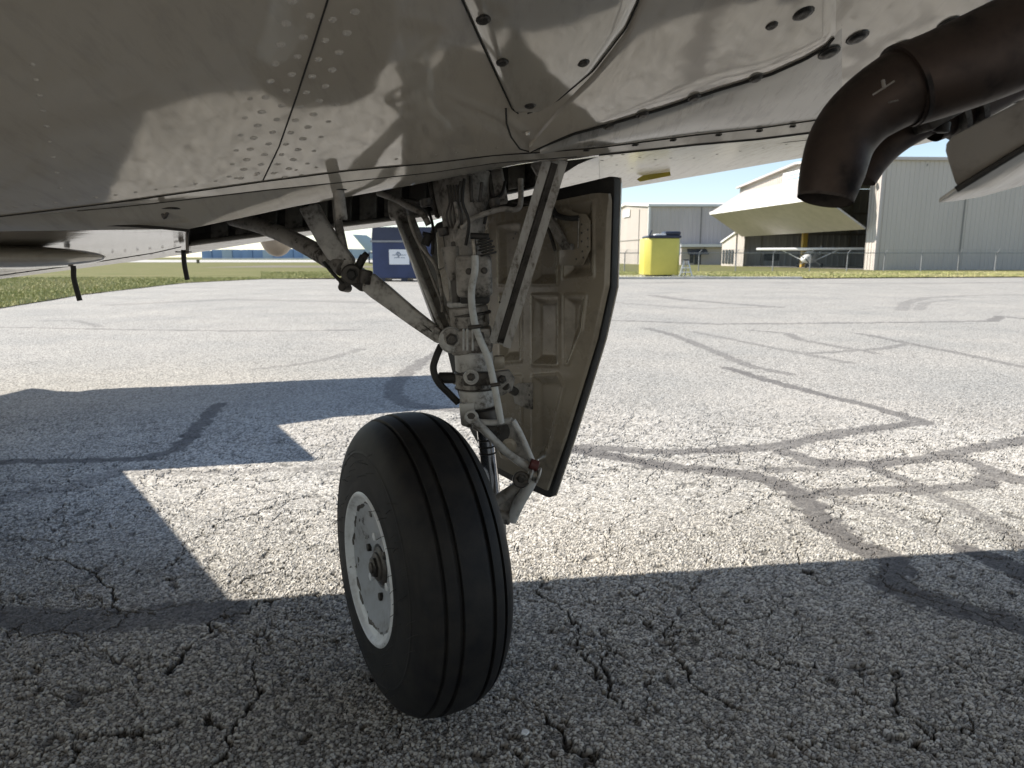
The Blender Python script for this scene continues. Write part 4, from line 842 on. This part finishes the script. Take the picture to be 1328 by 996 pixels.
m_ = MB(); m_.cyl(S(568, 490, 1.5), S(594, 490, 1.5), rp(7.5), 20, .3); m_.done('jack_pin', M['black'], st); ring('pin_collar', 592, 483, 498, 5, M['gear'])
m_ = MB(); m_.box(S(618, 491, 1.452), ((1, 0, 0), (0, 1, 0), (0, 0, 1)), (rp(17), .012, rp(8.5)), .004); m_.done('clamp_block', M['gear_dk'], st)
disc(S(611, 489, 1.44), Vector((0, -1, 0)), rp(8), .010, 'clamp_nut', M['gear_lt'], st, 18); disc(S(611, 489, 1.43), Vector((0, -1, 0)), rp(4.5), .008, 'bolt', M['gear_dk'], st, 6)
disc(S(636, 494, 1.44), Vector((0, -1, 0)), rp(5), .010, 'bolt', M['gear_dk'], st, 6); disc(S(622, 502, 1.45), Vector((0, -1, 0)), rp(3.5), .008, 'bolt', M['bolt'], st, 6)
m_ = MB(); m_.plate([S(x, y, 1.52) for x, y in ((637,483),(660,480),(668,492),(664,507),(650,514),(636,508))], (0, .018, 0), .003); m_.done('side_lug', M['gear'], st)
m_ = MB(); m_.plate([S(x, y, 1.50) for x, y in ((640,462),(654,462),(655,478),(640,480))], (0, .02, 0), .003); m_.done('side_lug', M['door'], st)
disc(S(651, 492, 1.515), Vector((0, -1, 0)), rp(5), .008, 'bolt', M['gear_dk'], st, 6); m_ = MB(); m_.cyl(S(655, 500, 1.52), S(668, 508, 1.58), rp(6), 14); m_.done('link_pin', M['gear_dk'], st)
ring('gland_nut', 628, 530, 556, 17, M['gear_dk'], dx=3); ring('gland_ring', 630, 548, 555, 18.5, M['gear'], dx=.5)
m_ = MB(); a, b_ = S(629, 553), S(641, 668); m_.cyl(a, b_, rp(11.5), 28, .05); pst = m_.done('piston', M['chrome'], st)
for i in range(3): t0 = .13 + i * .075; m_ = MB(); m_.cyl(a.lerp(b_, t0), a.lerp(b_, t0 + .02), rp(12.3), 28, .2); m_.done('piston_ring', M['gear_dk'], pst)
m_ = MB(); m_.cyl(S(640, 655), S(642, 705), rp(16), 24); m_.done('axle_housing', M['gear'], st); WC = Vector((-.20503, 1.41125, .3021)); m_ = MB(); m_.cyl(S(641, 690), WC, .022, 20); m_.done('axle', M['gear_dk'], st)
for xs_, ys_ in (((598,235),(596,262)), ((610,228),(612,262)), ((625,236),(622,262))):
    m_ = MB(); m_.tube([S(*xs_, 1.47), S(*ys_, 1.47)], .0035, 8, 0); m_.done('conduit', M['gear_dk'], st)
m_ = MB(); m_.cyl(S(655, 238, 1.56), S(560, 256, 1.56), .042, 28, .1); m_.done('trunnion', M['gear'], AC); 
for q0_, q1_ in (((640,241),(634,242)), ((588,250),(580,252)), ((566,254),(560,255))): m_ = MB(); m_.cyl(S(*q0_, 1.56), S(*q1_, 1.56), .047, 28); m_.done('trunnion_ring', M['gear_dk'], st)
# reservoir box
rbx = MB(); rbx.box(S(615, 358, 1.432), ((1, 0, .03), (0, 1, 0), (-.03, 0, 1)), (rp(23, 1.43), .020, rp(27, 1.43)), .011, 4); rs = rbx.done('gear_switch_box', M['gear'], AC)
for x, y in ((608, 352), (628, 351)): disc(S(x, y, 1.411), Vector((0, -1, 0)), rp(3.4), .004, 'screw', M['gear_dk'], rs, 10)
for i in range(6): m_ = MB(); a = S(627 + 1.2 * i, 310 + i * 3.6, 1.42); m_.cyl(a, a + Vector((.001, 0, -.004)), rp(8 + (i % 2) * 2.5), 16); m_.done('bellows_ring', M['black'], rs)
m_ = MB(); m_.cyl(S(610, 306, 1.42), S(634, 307, 1.42), rp(4), 12); m_.done('bellows_cap', M['black'], rs); m_ = MB(); m_.cyl(S(614, 310, 1.42), S(616, 333, 1.42), rp(3), 10); m_.done('hose_fitting', M['oldmetal'], rs)
m_ = MB(); m_.box(S(616, 388, 1.45), ((1, 0, 0), (0, 1, 0), (0, 0, 1)), (rp(18), .02, rp(5)), .004); m_.done('box_bracket', M['black'], rs)
# hoses
def hose(name, pts, r, mat, par=None, n=12): m_ = MB(); m_.tube([S(*p_) for p_ in pts], r, n, 7); return m_.done(name, M[mat], par or AC)
hose('brake_hose', [(616,332,1.40),(616,350,1.395),(612,372,1.395),(612,395,1.40),(618,428,1.41),(632,462,1.415),(638,485,1.42),(644,515,1.42),(650,548,1.43)], .0072, 'hose_w')
hose('brake_line', [(572,448,1.49),(566,462,1.48),(562,478,1.48),(568,495,1.48),(582,510,1.49),(594,522,1.5)], .0075, 'black')
hose('hydraulic_line', [(598,296,1.46),(612,284,1.46),(632,276,1.46),(652,271,1.47),(668,272,1.48),(675,264,1.49),(675,232,1.5)], .0058, 'gear')
hose('hydraulic_line', [(590,262,1.45),(594,285,1.45),(590,300,1.46),(592,330,1.47),(595,350,1.47),(598,372,1.46),(606,386,1.45)], .0040, 'gear')
hose('hydraulic_line', [(490,250,1.6),(512,258,1.58),(530,268,1.56),(548,278,1.54),(556,292,1.54)], .0065, 'gear'); hose('hydraulic_line', [(520,258,1.6),(545,262,1.6),(575,272,1.55),(594,280,1.5)], .004, 'gear_dk')
hose('hydraulic_line', [(530,280,1.58),(536,300,1.57),(545,318,1.56),(565,345,1.54),(572,375,1.52),(574,405,1.50)], .0038, 'gear'); hose('control_cable', [(566,352,1.56),(585,340,1.52),(598,320,1.5)], .0015, 'oldmetal')
for i in range(5): hose('wire_bundle', [(580 + 4 * i, 240, 1.46), (583 + 3 * i, 262, 1.455), (579 + 5 * i, 280, 1.45), (583 + 4 * i, 296, 1.46)], .0022, 'gear_dk', n=7)
m_ = MB(); m_.tube([S(585, 320, 1.47), S(588, 345, 1.47), S(592, 362, 1.47)], [rp(12), rp(11), rp(9)], 20, 5); m_.done('cable_boot', M['gear'], AC); hose('cable_rod', [(592,362,1.47),(594,392,1.47)], rp(8), 'gear_dk')
m_ = MB(); m_.cyl(S(557, 303, 1.54), S(551, 318, 1.54), rp(6)); m_.cyl(S(548, 303, 1.54), S(562, 306, 1.54), rp(3)); m_.done('line_fitting', M['black'], AC)
for q_ in ([(540,262,1.62),(556,276,1.58),(562,300,1.55),(560,330,1.54)], [(602,232,1.45),(600,262,1.44),(608,288,1.44),(604,318,1.45)], [(655,236,1.52),(650,252,1.50),(636,262,1.48),(628,290,1.46)], [(566,244,1.58),(578,262,1.53),(576,300,1.5),(580,330,1.49)]):
    hose('hydraulic_line', q_, .0032, 'black')
hose('hose_clamp', [(607,425,1.39),(624,423,1.39)], .004, 'gear_dk'); hose('hose_clamp', [(636,500,1.40),(649,498,1.40)], .004, 'gear_dk')
for x, y, rr in ((574, 300, 7), (590, 318, 6), (640, 262, 7), (552, 262, 8)): m_ = MB(); m_.cyl(S(x, y - 5, 1.47), S(x + 2, y + 6, 1.47), rp(rr), 10); m_.done('line_fitting', M['gear_dk'], AC)
# channels
def chan(name, a, b_, w_, h_, t_, mat, facing=(0, -1, 0)): m_ = MB(); m_.beam(a, b_, [(-w_, -h_), (w_, -h_), (w_, h_), (w_ - t_, h_), (w_ - t_, -h_ + t_), (-w_ + t_, -h_ + t_), (-w_ + t_, h_), (-w_, h_)], facing); return m_.done(name, mat, AC, smooth=False)
ch1 = chan('drag_strut', S(721, 205, 1.42), S(648, 446, 1.475), rp(14.5), .012, rp(10), M['strutmetal']); m_ = MB(); m_.beam(S(720, 212, 1.418), S(648, 444, 1.472), [(-rp(5), -.004), (rp(5), -.004), (rp(5), .002), (rp(2.4), .002), (rp(2.4), .010), (rp(1.2), .010), (rp(1.2), .002), (-rp(5), .002)], (0, -1, 0)); m_.done('drag_strut_web', M['gear_dk'], ch1, smooth=False)
ch2 = chan('drag_strut', S(523, 278, 1.70), S(584, 440, 1.52), rp(13), .012, rp(6), M['strutmetal'], (0.25, -1, .1)); m_ = MB(); m_.tube([S(514, 282, 1.67), S(577, 436, 1.50)], rp(3.2), 8, 0); m_.done('drag_strut_edge', M['gear_lt'], AC)
m_ = MB(); m_.tube([S(530, 284, 1.66), S(586, 425, 1.49)], rp(1.8), 8, 0); m_.done('drag_strut_edge', M['gear'], AC)
m_ = MB(); m_.cyl(S(505, 272, 1.66), S(528, 270, 1.66), rp(13, 1.66), 20); m_.done('strut_pivot', M['gear'], AC)
for x, y in ((668.5, 303), (666, 309), (706, 245), (648, 392)): disc(S(x, y, 1.437), Vector((0, -1, 0)), rp(1.1), .001, 'hole_plug', M['bolt'], ch1, 8)
m_ = MB(); m_.plate([S(x, y, 1.5) for x, y in ((688,212),(712,206),(716,218),(706,228),(696,226))], (0, .03, 0), .003); m_.done('strut_bracket', M['gear'], AC)
m_ = MB(); m_.cyl(S(578, 436, 1.47), S(578, 436, 1.53), rp(9)); m_.done('brace_pin', M['gear_dk'], AC)
# side brace and its folding knuckle
def bplate(name, pts, Ya, Yb, th, mat, par=None, bev=.006):
    xs_ = [p_[0] for p_ in pts]; lo, hi = min(xs_), max(xs_); v_ = [S(x, y, Ya + (Yb - Ya) * (x - lo) / (hi - lo)) for x, y in pts]; m_ = MB(); m_.plate(v_, (0, th, 0), bev, 3); return m_.done(name, mat, par or AC)
M['brace'] = paint('worn_pale_brace', (.46, .44, .41), (.06, .052, .045), .55, 15, .5, 0, .3, chips=((.035, .03, .027), 50, .65))
br = bplate('side_brace', [(578,433),(540,403),(502,370),(482,354),(471,362),(466,374),(480,386),(500,400),(532,423),(566,446),(574,445)], 1.58, 1.485, .030, M['brace'])
hose('brace_groove', [(480,368,1.574),(520,398,1.54),(560,430,1.50)], .0016, 'gear_dk', br)
bplate('upper_brace', [(386,270),(410,262),(421,283),(440,312),(459,336),(456,350),(444,354),(428,342),(412,318),(398,292)], 1.60, 1.59, .028, M['brace'])
m_ = MB(); m_.tube([S(300, 284, 1.80), S(340, 294, 1.74), (S(385, 313, 1.68)), S(430, 338, 1.62), S(445, 348, 1.60)], [rp(10), rp(11), rp(12), rp(13), rp(12)], 20, 5); m_.done('upper_brace', M['gear'], AC)
hose('retract_rod', [(436,258,1.62),(438,285,1.62),(443,310,1.61),(449,338,1.60)], .0095, 'gear')
kn = MB(); kn.cyl(S(456, 356, 1.56), S(456, 356, 1.64), rp(14), 26); kn.box(S(466, 360, 1.60), ((.8, 0, -.6), (0, 1, 0), (.6, 0, .8)), (rp(17), .024, rp(13)), .008); kn.cyl(S(447, 366, 1.57), S(447, 366, 1.63), rp(8), 16); kk = kn.done('knuckle', M['gear_dk'], AC); disc(S(456, 356, 1.56), Vector((0, -1, 0)), rp(7), .008, 'nut', M['black'], kk, 6)
m_ = MB(); m_.cyl(S(464, 347, 1.58), S(472, 332, 1.58), rp(5.5), 14); m_.done('knuckle_bolt', M['black'], kk); m_ = MB(); m_.cyl(S(470, 330, 1.58), S(476, 335, 1.58), rp(6), 8); m_.done('knuckle_nut', M['black'], kk)
m_ = MB(); m_.cyl(S(475, 350, 1.57), S(472, 368, 1.57), rp(9), 16); m_.done('knuckle_lug', M['gear_dk'], kk); hose('knuckle_clip', [(480,358,1.565),(474,363,1.56),(472,371,1.56)], .003, 'oldmetal', kk)
m_ = MB(); m_.cyl(S(443, 372, 1.57), S(452, 374, 1.6), rp(6), 12); m_.done('knuckle_stop', M['gear_dk'], kk); hose('knuckle_clip', [(420,340,1.58),(432,355,1.57),(445,368,1.57)], .004, 'black', kk)
# torque links
tq = MB(); tq.tube([S(612, 541, 1.44), S(640, 570, 1.44), S(664, 592, 1.44), S(686, 606, 1.44)], [rp(6), rp(5), rp(5), rp(6.5)], 14, 5); tqo = tq.done('upper_torque_link', M['gear_lt'], AC)
hose('link_arm', [(665,545,1.44),(676,565,1.44),(692,602,1.44)], rp(4), 'gear_lt', tqo); hose('link_bridge', [(616,547,1.45),(640,548,1.45),(664,545,1.445)], rp(4), 'gear_lt', tqo)
bplate('link_web', [(626,552),(664,549),(676,572),(689,600),(680,602),(660,588),(640,567)], 1.455, 1.455, .004, M['gear'], tqo, .001)
disc(S(645, 560, 1.452), Vector((0, -1, 0)), rp(13), .002, 'lightening_hole', M['bay'], tqo, 22); disc(S(660, 578, 1.452), Vector((0, -1, 0)), rp(8), .003, 'grease_cap', M['door'], tqo, 18)
for i in range(5): disc(S(644 + 3.5 * (i % 2), 553 + 3.4 * i, 1.449), Vector((0, -1, 0)), rp(1.6), .004, 'castle_nut_tooth', M['bolt'], tqo, 6)
m_ = MB(); m_.cyl(S(611, 541, 1.43), S(612, 541, 1.47), rp(9)); m_.done('link_boss', M['gear_lt'], tqo); disc(S(611, 541, 1.43), Vector((0, -1, 0)), rp(4.5), .002, 'boss_bore', M['gear_dk'], tqo, 16)
m_ = MB(); m_.cyl(S(687, 601, 1.43), S(698, 605, 1.43), rp(7)); m_.done('pin_cap', M['red'], tqo)
lk = MB(); lk.tube([S(694, 612, 1.44), S(685, 632, 1.44), S(672, 654, 1.445), S(664, 676, 1.45)], [rp(8), rp(7.5), rp(8), rp(6)], 16, 5); lko = lk.done('lower_torque_link', M['gear_lt'], AC)
hose('link_arm', [(684,622,1.45),(665,636,1.46),(644,650,1.47)], rp(8), 'gear', lko)
bplate('link_web', [(684,628),(668,640),(650,652),(646,664),(656,672),(668,660),(680,642)], 1.46, 1.455, .006, M['gear'], lko, .002)
m_ = MB(); m_.cyl(S(646, 668, 1.46), S(662, 674, 1.45), rp(8)); m_.done('link_foot', M['gear'], lko); m_ = MB(); m_.cyl(S(676, 622, 1.42), S(675, 622, 1.47), rp(11)); m_.done('pivot_bush', M['gear_dk'], lko)
disc(S(676, 622, 1.42), Vector((0, -1, 0)), rp(6), .003, 'pivot_bolt', M['bolt'], lko, 6)
for x in (688, 698): m_ = MB(); m_.cyl(S(x - 1.5, 616, 1.43), S(x + 1.5, 617, 1.43), rp(10.5), 20); m_.done('fork_ear', M['gear_lt'], lko)
m_ = MB(); m_.cyl(S(690, 616, 1.43), S(697, 617, 1.43), rp(7.5), 20); m_.done('fork_pin', M['oldmetal'], lko)
# ---- wheel
WN = Vector((-.87637733, -.481591, .0057)).normalized(); WT = thing('wheel', '', '', WC); del WT['label']; del WT['category']; WT.parent = AC; WT.location = WC - wloc(AC)
Wd, RR, rb = .103, .3101, .15505; prof = []; ts = np.linspace(-math.pi / 2, math.pi / 2, 220)
for t_ in ts:
    s_ = Wd * math.copysign(abs(math.sin(t_)) ** .75, math.sin(t_)); r_ = rb + (RR - rb) * abs(math.cos(t_)) ** .55
    prof.append([s_, r_])
fine = [[s_, r_] for s_, r_ in prof if abs(s_) > .075]; ss_ = np.linspace(-.075, .075, 301); pr_s = np.array([p_[0] for p_ in prof]); pr_r = np.array([p_[1] for p_ in prof])
mid = [[s_, float(np.interp(s_, pr_s, pr_r))] for s_ in ss_]
prof = [p_ for p_ in fine if p_[0] < 0] + mid + [p_ for p_ in fine if p_[0] > 0]
for p_ in prof:
    for g in (-.058, -.031, .031, .058):
        w_ = .0034 if abs(g) > .05 else .0042; dd = abs(p_[0] - g)
        if dd < w_: p_[1] -= .0075 * min(1, (w_ - dd) / .0012)
    if abs(p_[0]) > .09 and (.196 < p_[1] < .1985 or .236 < p_[1] < .239 or .170 < p_[1] < .172): p_[0] *= 1.012
ty = MB(); ty.lathe(WC, WN, [tuple(p_) for p_ in prof], 160); ty.f = ty.f[:-2]
for v_ in ty.v:
    if v_.z < .002: v_.z = .002 + (v_.z - .002) * .08
ty.done('tyre', M['tyre'], WT, sharp=35)
# old shallow damage: moulding hairs on the sidewall
hr = MB(); u_ = WN.orthogonal().normalized(); w2 = WN.cross(u_)
for i in range(70):
    a = random.uniform(0, 6.283); r_ = random.choice((.175, .20, .225, .25)) + random.gauss(0, .004); s_ = float(np.interp(r_, pr_r[:110][::1], -pr_s[:110])) if True else 0
    rad = u_ * math.cos(a) + w2 * math.sin(a); b0 = WC + WN * (s_ - .001) + rad * r_; tdir = (WN * 1.0 + Vector((random.gauss(0, .4), random.gauss(0, .4), random.gauss(0, .3)))).normalized()
    hr.tube([b0, b0 + tdir * .010 , b0 + tdir * random.uniform(.016, .024) + Vector((0, 0, -.003))], .00055, 4, 0)
hr.done('moulding_hairs', M['black'], WT, kind='stuff')
rm = MB(); rm.lathe(WC, WN, [(.060, .157), (.097, .158), (.1035, .1575), (.1065, .154), (.1060, .150), (.1020, .1465), (.0985, .1445), (.0965, .1415), (.0945, .1375), (.0930, .134), (.0915, .1325)], 96); rm.f = rm.f[:-2]
rm.done('rim', M['rim'], WT)
rm = MB(); rm.lathe(WC, WN, [(.0918, .1335), (.0928, .1315), (.0915, .126), (.0865, .100), (.0805, .075), (.077, .055), (.0765, .046), (.062, .042), (.050, .041)], 96); rm.f = rm.f[:-2]; rm.done('wheel_disc', M['disc'], WT)
rm = MB(); rm.lathe(WC, -WN, [(.06, .155), (.10, .157), (.105, .153), (.10, .147), (.09, .14), (.06, .12), (.03, .05)], 64); rm.done('inner_rim', M['rim'], WT)
hb = MB(); hb.lathe(WC, WN, [(.045, .041), (.076, .040), (.079, .037), (.081, .030), (.085, .029), (.087, .026)], 32); hub = hb.done('hub', M['gear_dk'], WT)
hb = MB(); hb.lathe(WC, WN, [(.085, .022), (.092, .022), (.094, .019)], 6); hb.done('axle_nut', M['bolt'], hub); hb = MB(); hb.lathe(WC, WN, [(.092, .012), (.097, .012), (.098, .010)], 16); hb.done('axle_end', M['gear_dk'], hub)
for i in range(6):
    a = i * math.pi / 3 + .4; c_ = WC + (u_ * math.cos(a) + w2 * math.sin(a)) * .062; hb = MB(); hb.lathe(c_, WN, [(.070, .009), (.084, .009), (.085, .007)], 6); hb.done('wheel_bolt', M['bolt'] if i % 2 else M['rim'], hub)
for i in range(70):
    a = random.uniform(0, 6.283); r_ = random.gauss(.1290, .0022); sz = random.choice((.003, .005, .007, .012)) * random.uniform(.7, 1.2); c_ = WC + (u_ * math.cos(a) + w2 * math.sin(a)) * r_; rad = (u_ * math.cos(a) + w2 * math.sin(a)); tg_ = WN.cross(rad)
    hs_ = .0922 - (.1305 - r_) * .22 + .0006; n_ = random.randint(6, 9); pv = [c_ + WN * (hs_ + (math.cos(t_) * .45 * sz) * .55) + rad * math.cos(t_) * sz * .45 * random.uniform(.6, 1.3) + tg_ * math.sin(t_) * sz * random.uniform(.7, 1.6) for t_ in np.linspace(0, 2 * math.pi, n_, endpoint=False)]
    hb = MB(); hb.plate(pv, -WN * .002, 0); hb.done('paint_chip', M['gear_dk'], WT, smooth=False)
for i, (a, r_) in enumerate(((2.4, .112), (3.2, .12), (4.1, .118))):
    c_ = WC + (u_ * math.cos(a) + w2 * math.sin(a)) * r_; hb = MB(); hb.lathe(c_, WN, [(.085, .008), (.0898, .0075), (.0900, .0001)], 7); hb.done('balance_patch', M['gear_dk'], WT)
# ---- exhaust stacks
YX = .83
def stack(name, pts, rad, mat='exhaust', n=32):
    m_ = MB(); m_.tube([P(*p_) for p_ in pts], rad, n, 8, caps=False); o = m_.done(name, M[mat], AC); m2 = MB(); m2.tube([P(*p_) for p_ in pts[:3]], [r_ * .94 for r_ in rad[:3]], n, 8, caps=False); m2.done('stack_liner', M['liner'], o); return o
e1 = stack('exhaust_stack', [(1070,259,.822),(1079,224,.826),(1092,182,YX),(1119,147,YX),(1163,117,YX),(1205,98,YX)], [.0295,.0345,.0360,.0375,.0415,.0420])
m_ = MB(); m_.tube([P(1070.8, 256, .8222), P(1070, 259.4, .822)], [.0303, .0300], 32, 0, caps=False); m_.done('stack_lip', M['liner'], e1)
e2 = stack('exhaust_sleeve', [(1172,112,YX),(1218,96,YX),(1275,73,YX),(1340,44,YX),(1450,-8,YX)], [.0445,.047,.050,.052,.054])
m_ = MB(); m_.tube([P(1170, 113, YX), P(1176, 110, YX)], .0462, 32, 0); m_.done('sleeve_bead', M['exhaust'], e2)
m_ = MB(); m_.tube([P(1132, 123, .775), P(1160, 105, .77)], .0009, 8, 0); m_.tube([P(1145, 104, .775), P(1147, 114, .772)], .0018, 8, 0); m_.tube([P(1152, 133, .77), P(1165, 130, .77)], .0008, 8, 0); m_.done('clamp_pin', M['gear'], e1)
e3 = stack('exhaust_stack', [(1116,232,.98),(1133,203,.98),(1160,176,.98),(1200,152,.98)], [.020,.023,.0245,.025])
e4 = stack('exhaust_sleeve', [(1205,155,.98),(1250,132,.98),(1300,108,.98),(1360,78,.98),(1440,40,.98)], [.031,.034,.030,.028,.028])
for x in (1228, 1250): m_ = MB(); m_.tube([P(x, 150 - (x - 1228) * .5, .97), P(x + 7, 146 - (x - 1228) * .5, .97)], .036, 26, 0); m_.done('stack_clamp', M['gear_dk'], e4)
m_ = MB(); m_.cyl(P(1224, 158, .93), P(1222, 172, .93), rp(8, .93), 14); m_.cyl(P(1206, 158, .93), P(1212, 168, .93), .002, 8); m_.cyl(P(1210, 170, .93), P(1214, 160, .93), .002, 8); m_.done('clamp_bolt', M['black'], e4)
m_ = MB(); m_.box(P(1215, 152, .94), ((.85, 0, .5), (0, 1, 0), (-.5, 0, .85)), (.024, .02, .009), .003); m_.done('heat_shield_clip', M['gear_dk'], e4)
# ---- cowl flap
m_ = MB(); pts = [(1226,196,.70),(1227,186,.70),(1236,177,.70),(1328,128,.66),(1460,58,.62),(1460,122,.66),(1328,189,.69),(1243,243,.72),(1238,236,.72)]
m_.plate([P(*q) for q in pts], (0.004, .004, .001), .001); cf = m_.done('cowl_flap', M['flap'], AC)
m_ = MB(); pts = [(1217,263,.74),(1243,245,.72),(1328,191,.69),(1460,124,.66),(1460,205,.86),(1328,240,.88),(1270,256,.84),(1232,262,.78)]
m_.plate([P(*q) for q in pts], (0, 0, .004), .0008); m_.done('flap_lower_skin', M['skin3'], cf)
m_ = MB(); m_.tube([P(1240, 246, .718), P(1328, 192, .688), P(1460, 125, .658)], .0032, 8, 0); m_.done('flap_seal', M['black'], cf)
ch = G(681, 952); m_ = MB(); m_.plate([ch + Vector((x, y, z)) for x, y, z in ((-.008, -.004, .006), (.003, -.006, .004), (.009, .002, .005), (.002, .007, .008), (-.006, .004, .007))], (0, 0, -.004), .001); o_ = m_.done('white_chip', M['white'], smooth=False); o_['label'] = 'tiny white chip lying on the shaded asphalt right of the tyre'; o_['category'] = 'debris'
# ---- unseen bodies added outside the frame to block sun and sky
def body(name, pts, z0, z1, inset, mat='skin'):
    n = len(pts); cx_ = sum(p_[0] for p_ in pts) / n; cy_ = sum(p_[1] for p_ in pts) / n; v = []
    for f_, z in ((.96, z0), (1, z0 + .03), (1 - inset * .35, z0 + (z1 - z0) * .6), (1 - inset, z1)): v += [(cx_ + (x - cx_) * f_, cy_ + (y - cy_) * f_, z) for x, y in pts]
    f = [tuple(range(n)), tuple(range(3 * n, 4 * n))[::-1]]
    for r_ in range(3): f += [(r_ * n + i, r_ * n + (i + 1) % n, (r_ + 1) * n + (i + 1) % n, (r_ + 1) * n + i) for i in range(n)]
    return obj(name, v, f, M[mat], AC, False)
def shift(pts, z): k_ = z / math.tan(SUN_EL); return [(x - k_ * math.cos(SUN_BETA), y + k_ * math.sin(SUN_BETA)) for x, y in pts]
gq = lambda L_: [tuple(G(x, y)[:2]) for x, y in L_]
left_edge = gq([(286,782),(150,611)]) ; left_edge = shift(left_edge, .84)
body('left_shade_body', [left_edge[0], left_edge[1], (left_edge[1][0] - 1.2, left_edge[1][1] + .9), (-6.5, 3.0), (-4.2, -.6), (-2.4, .2)], .84, 1.35, .45)  # unseen body shaped to cast the left shadow edge
body('rear_shade_body', [(-4, -1.6), (3.6, -1.4), (3.6, -4.5), (-4, -4.5)], 1.2, 2.3, .12)  # unseen body added behind the camera to darken the foreground shade
band_outline = shift(gq([(150,611),(402,597),(352,552),(430,541),(600,527)]), 1.25) + shift(gq([(640,484),(540,487),(120,504),(100,507),(62,506),(40,503),(0,512),(-60,530),(-250,600)]), 1.25)
body('band_shade_slab', band_outline, 1.22, 1.30, .04)  # unseen slab cut to the outline of the far-left shadow band
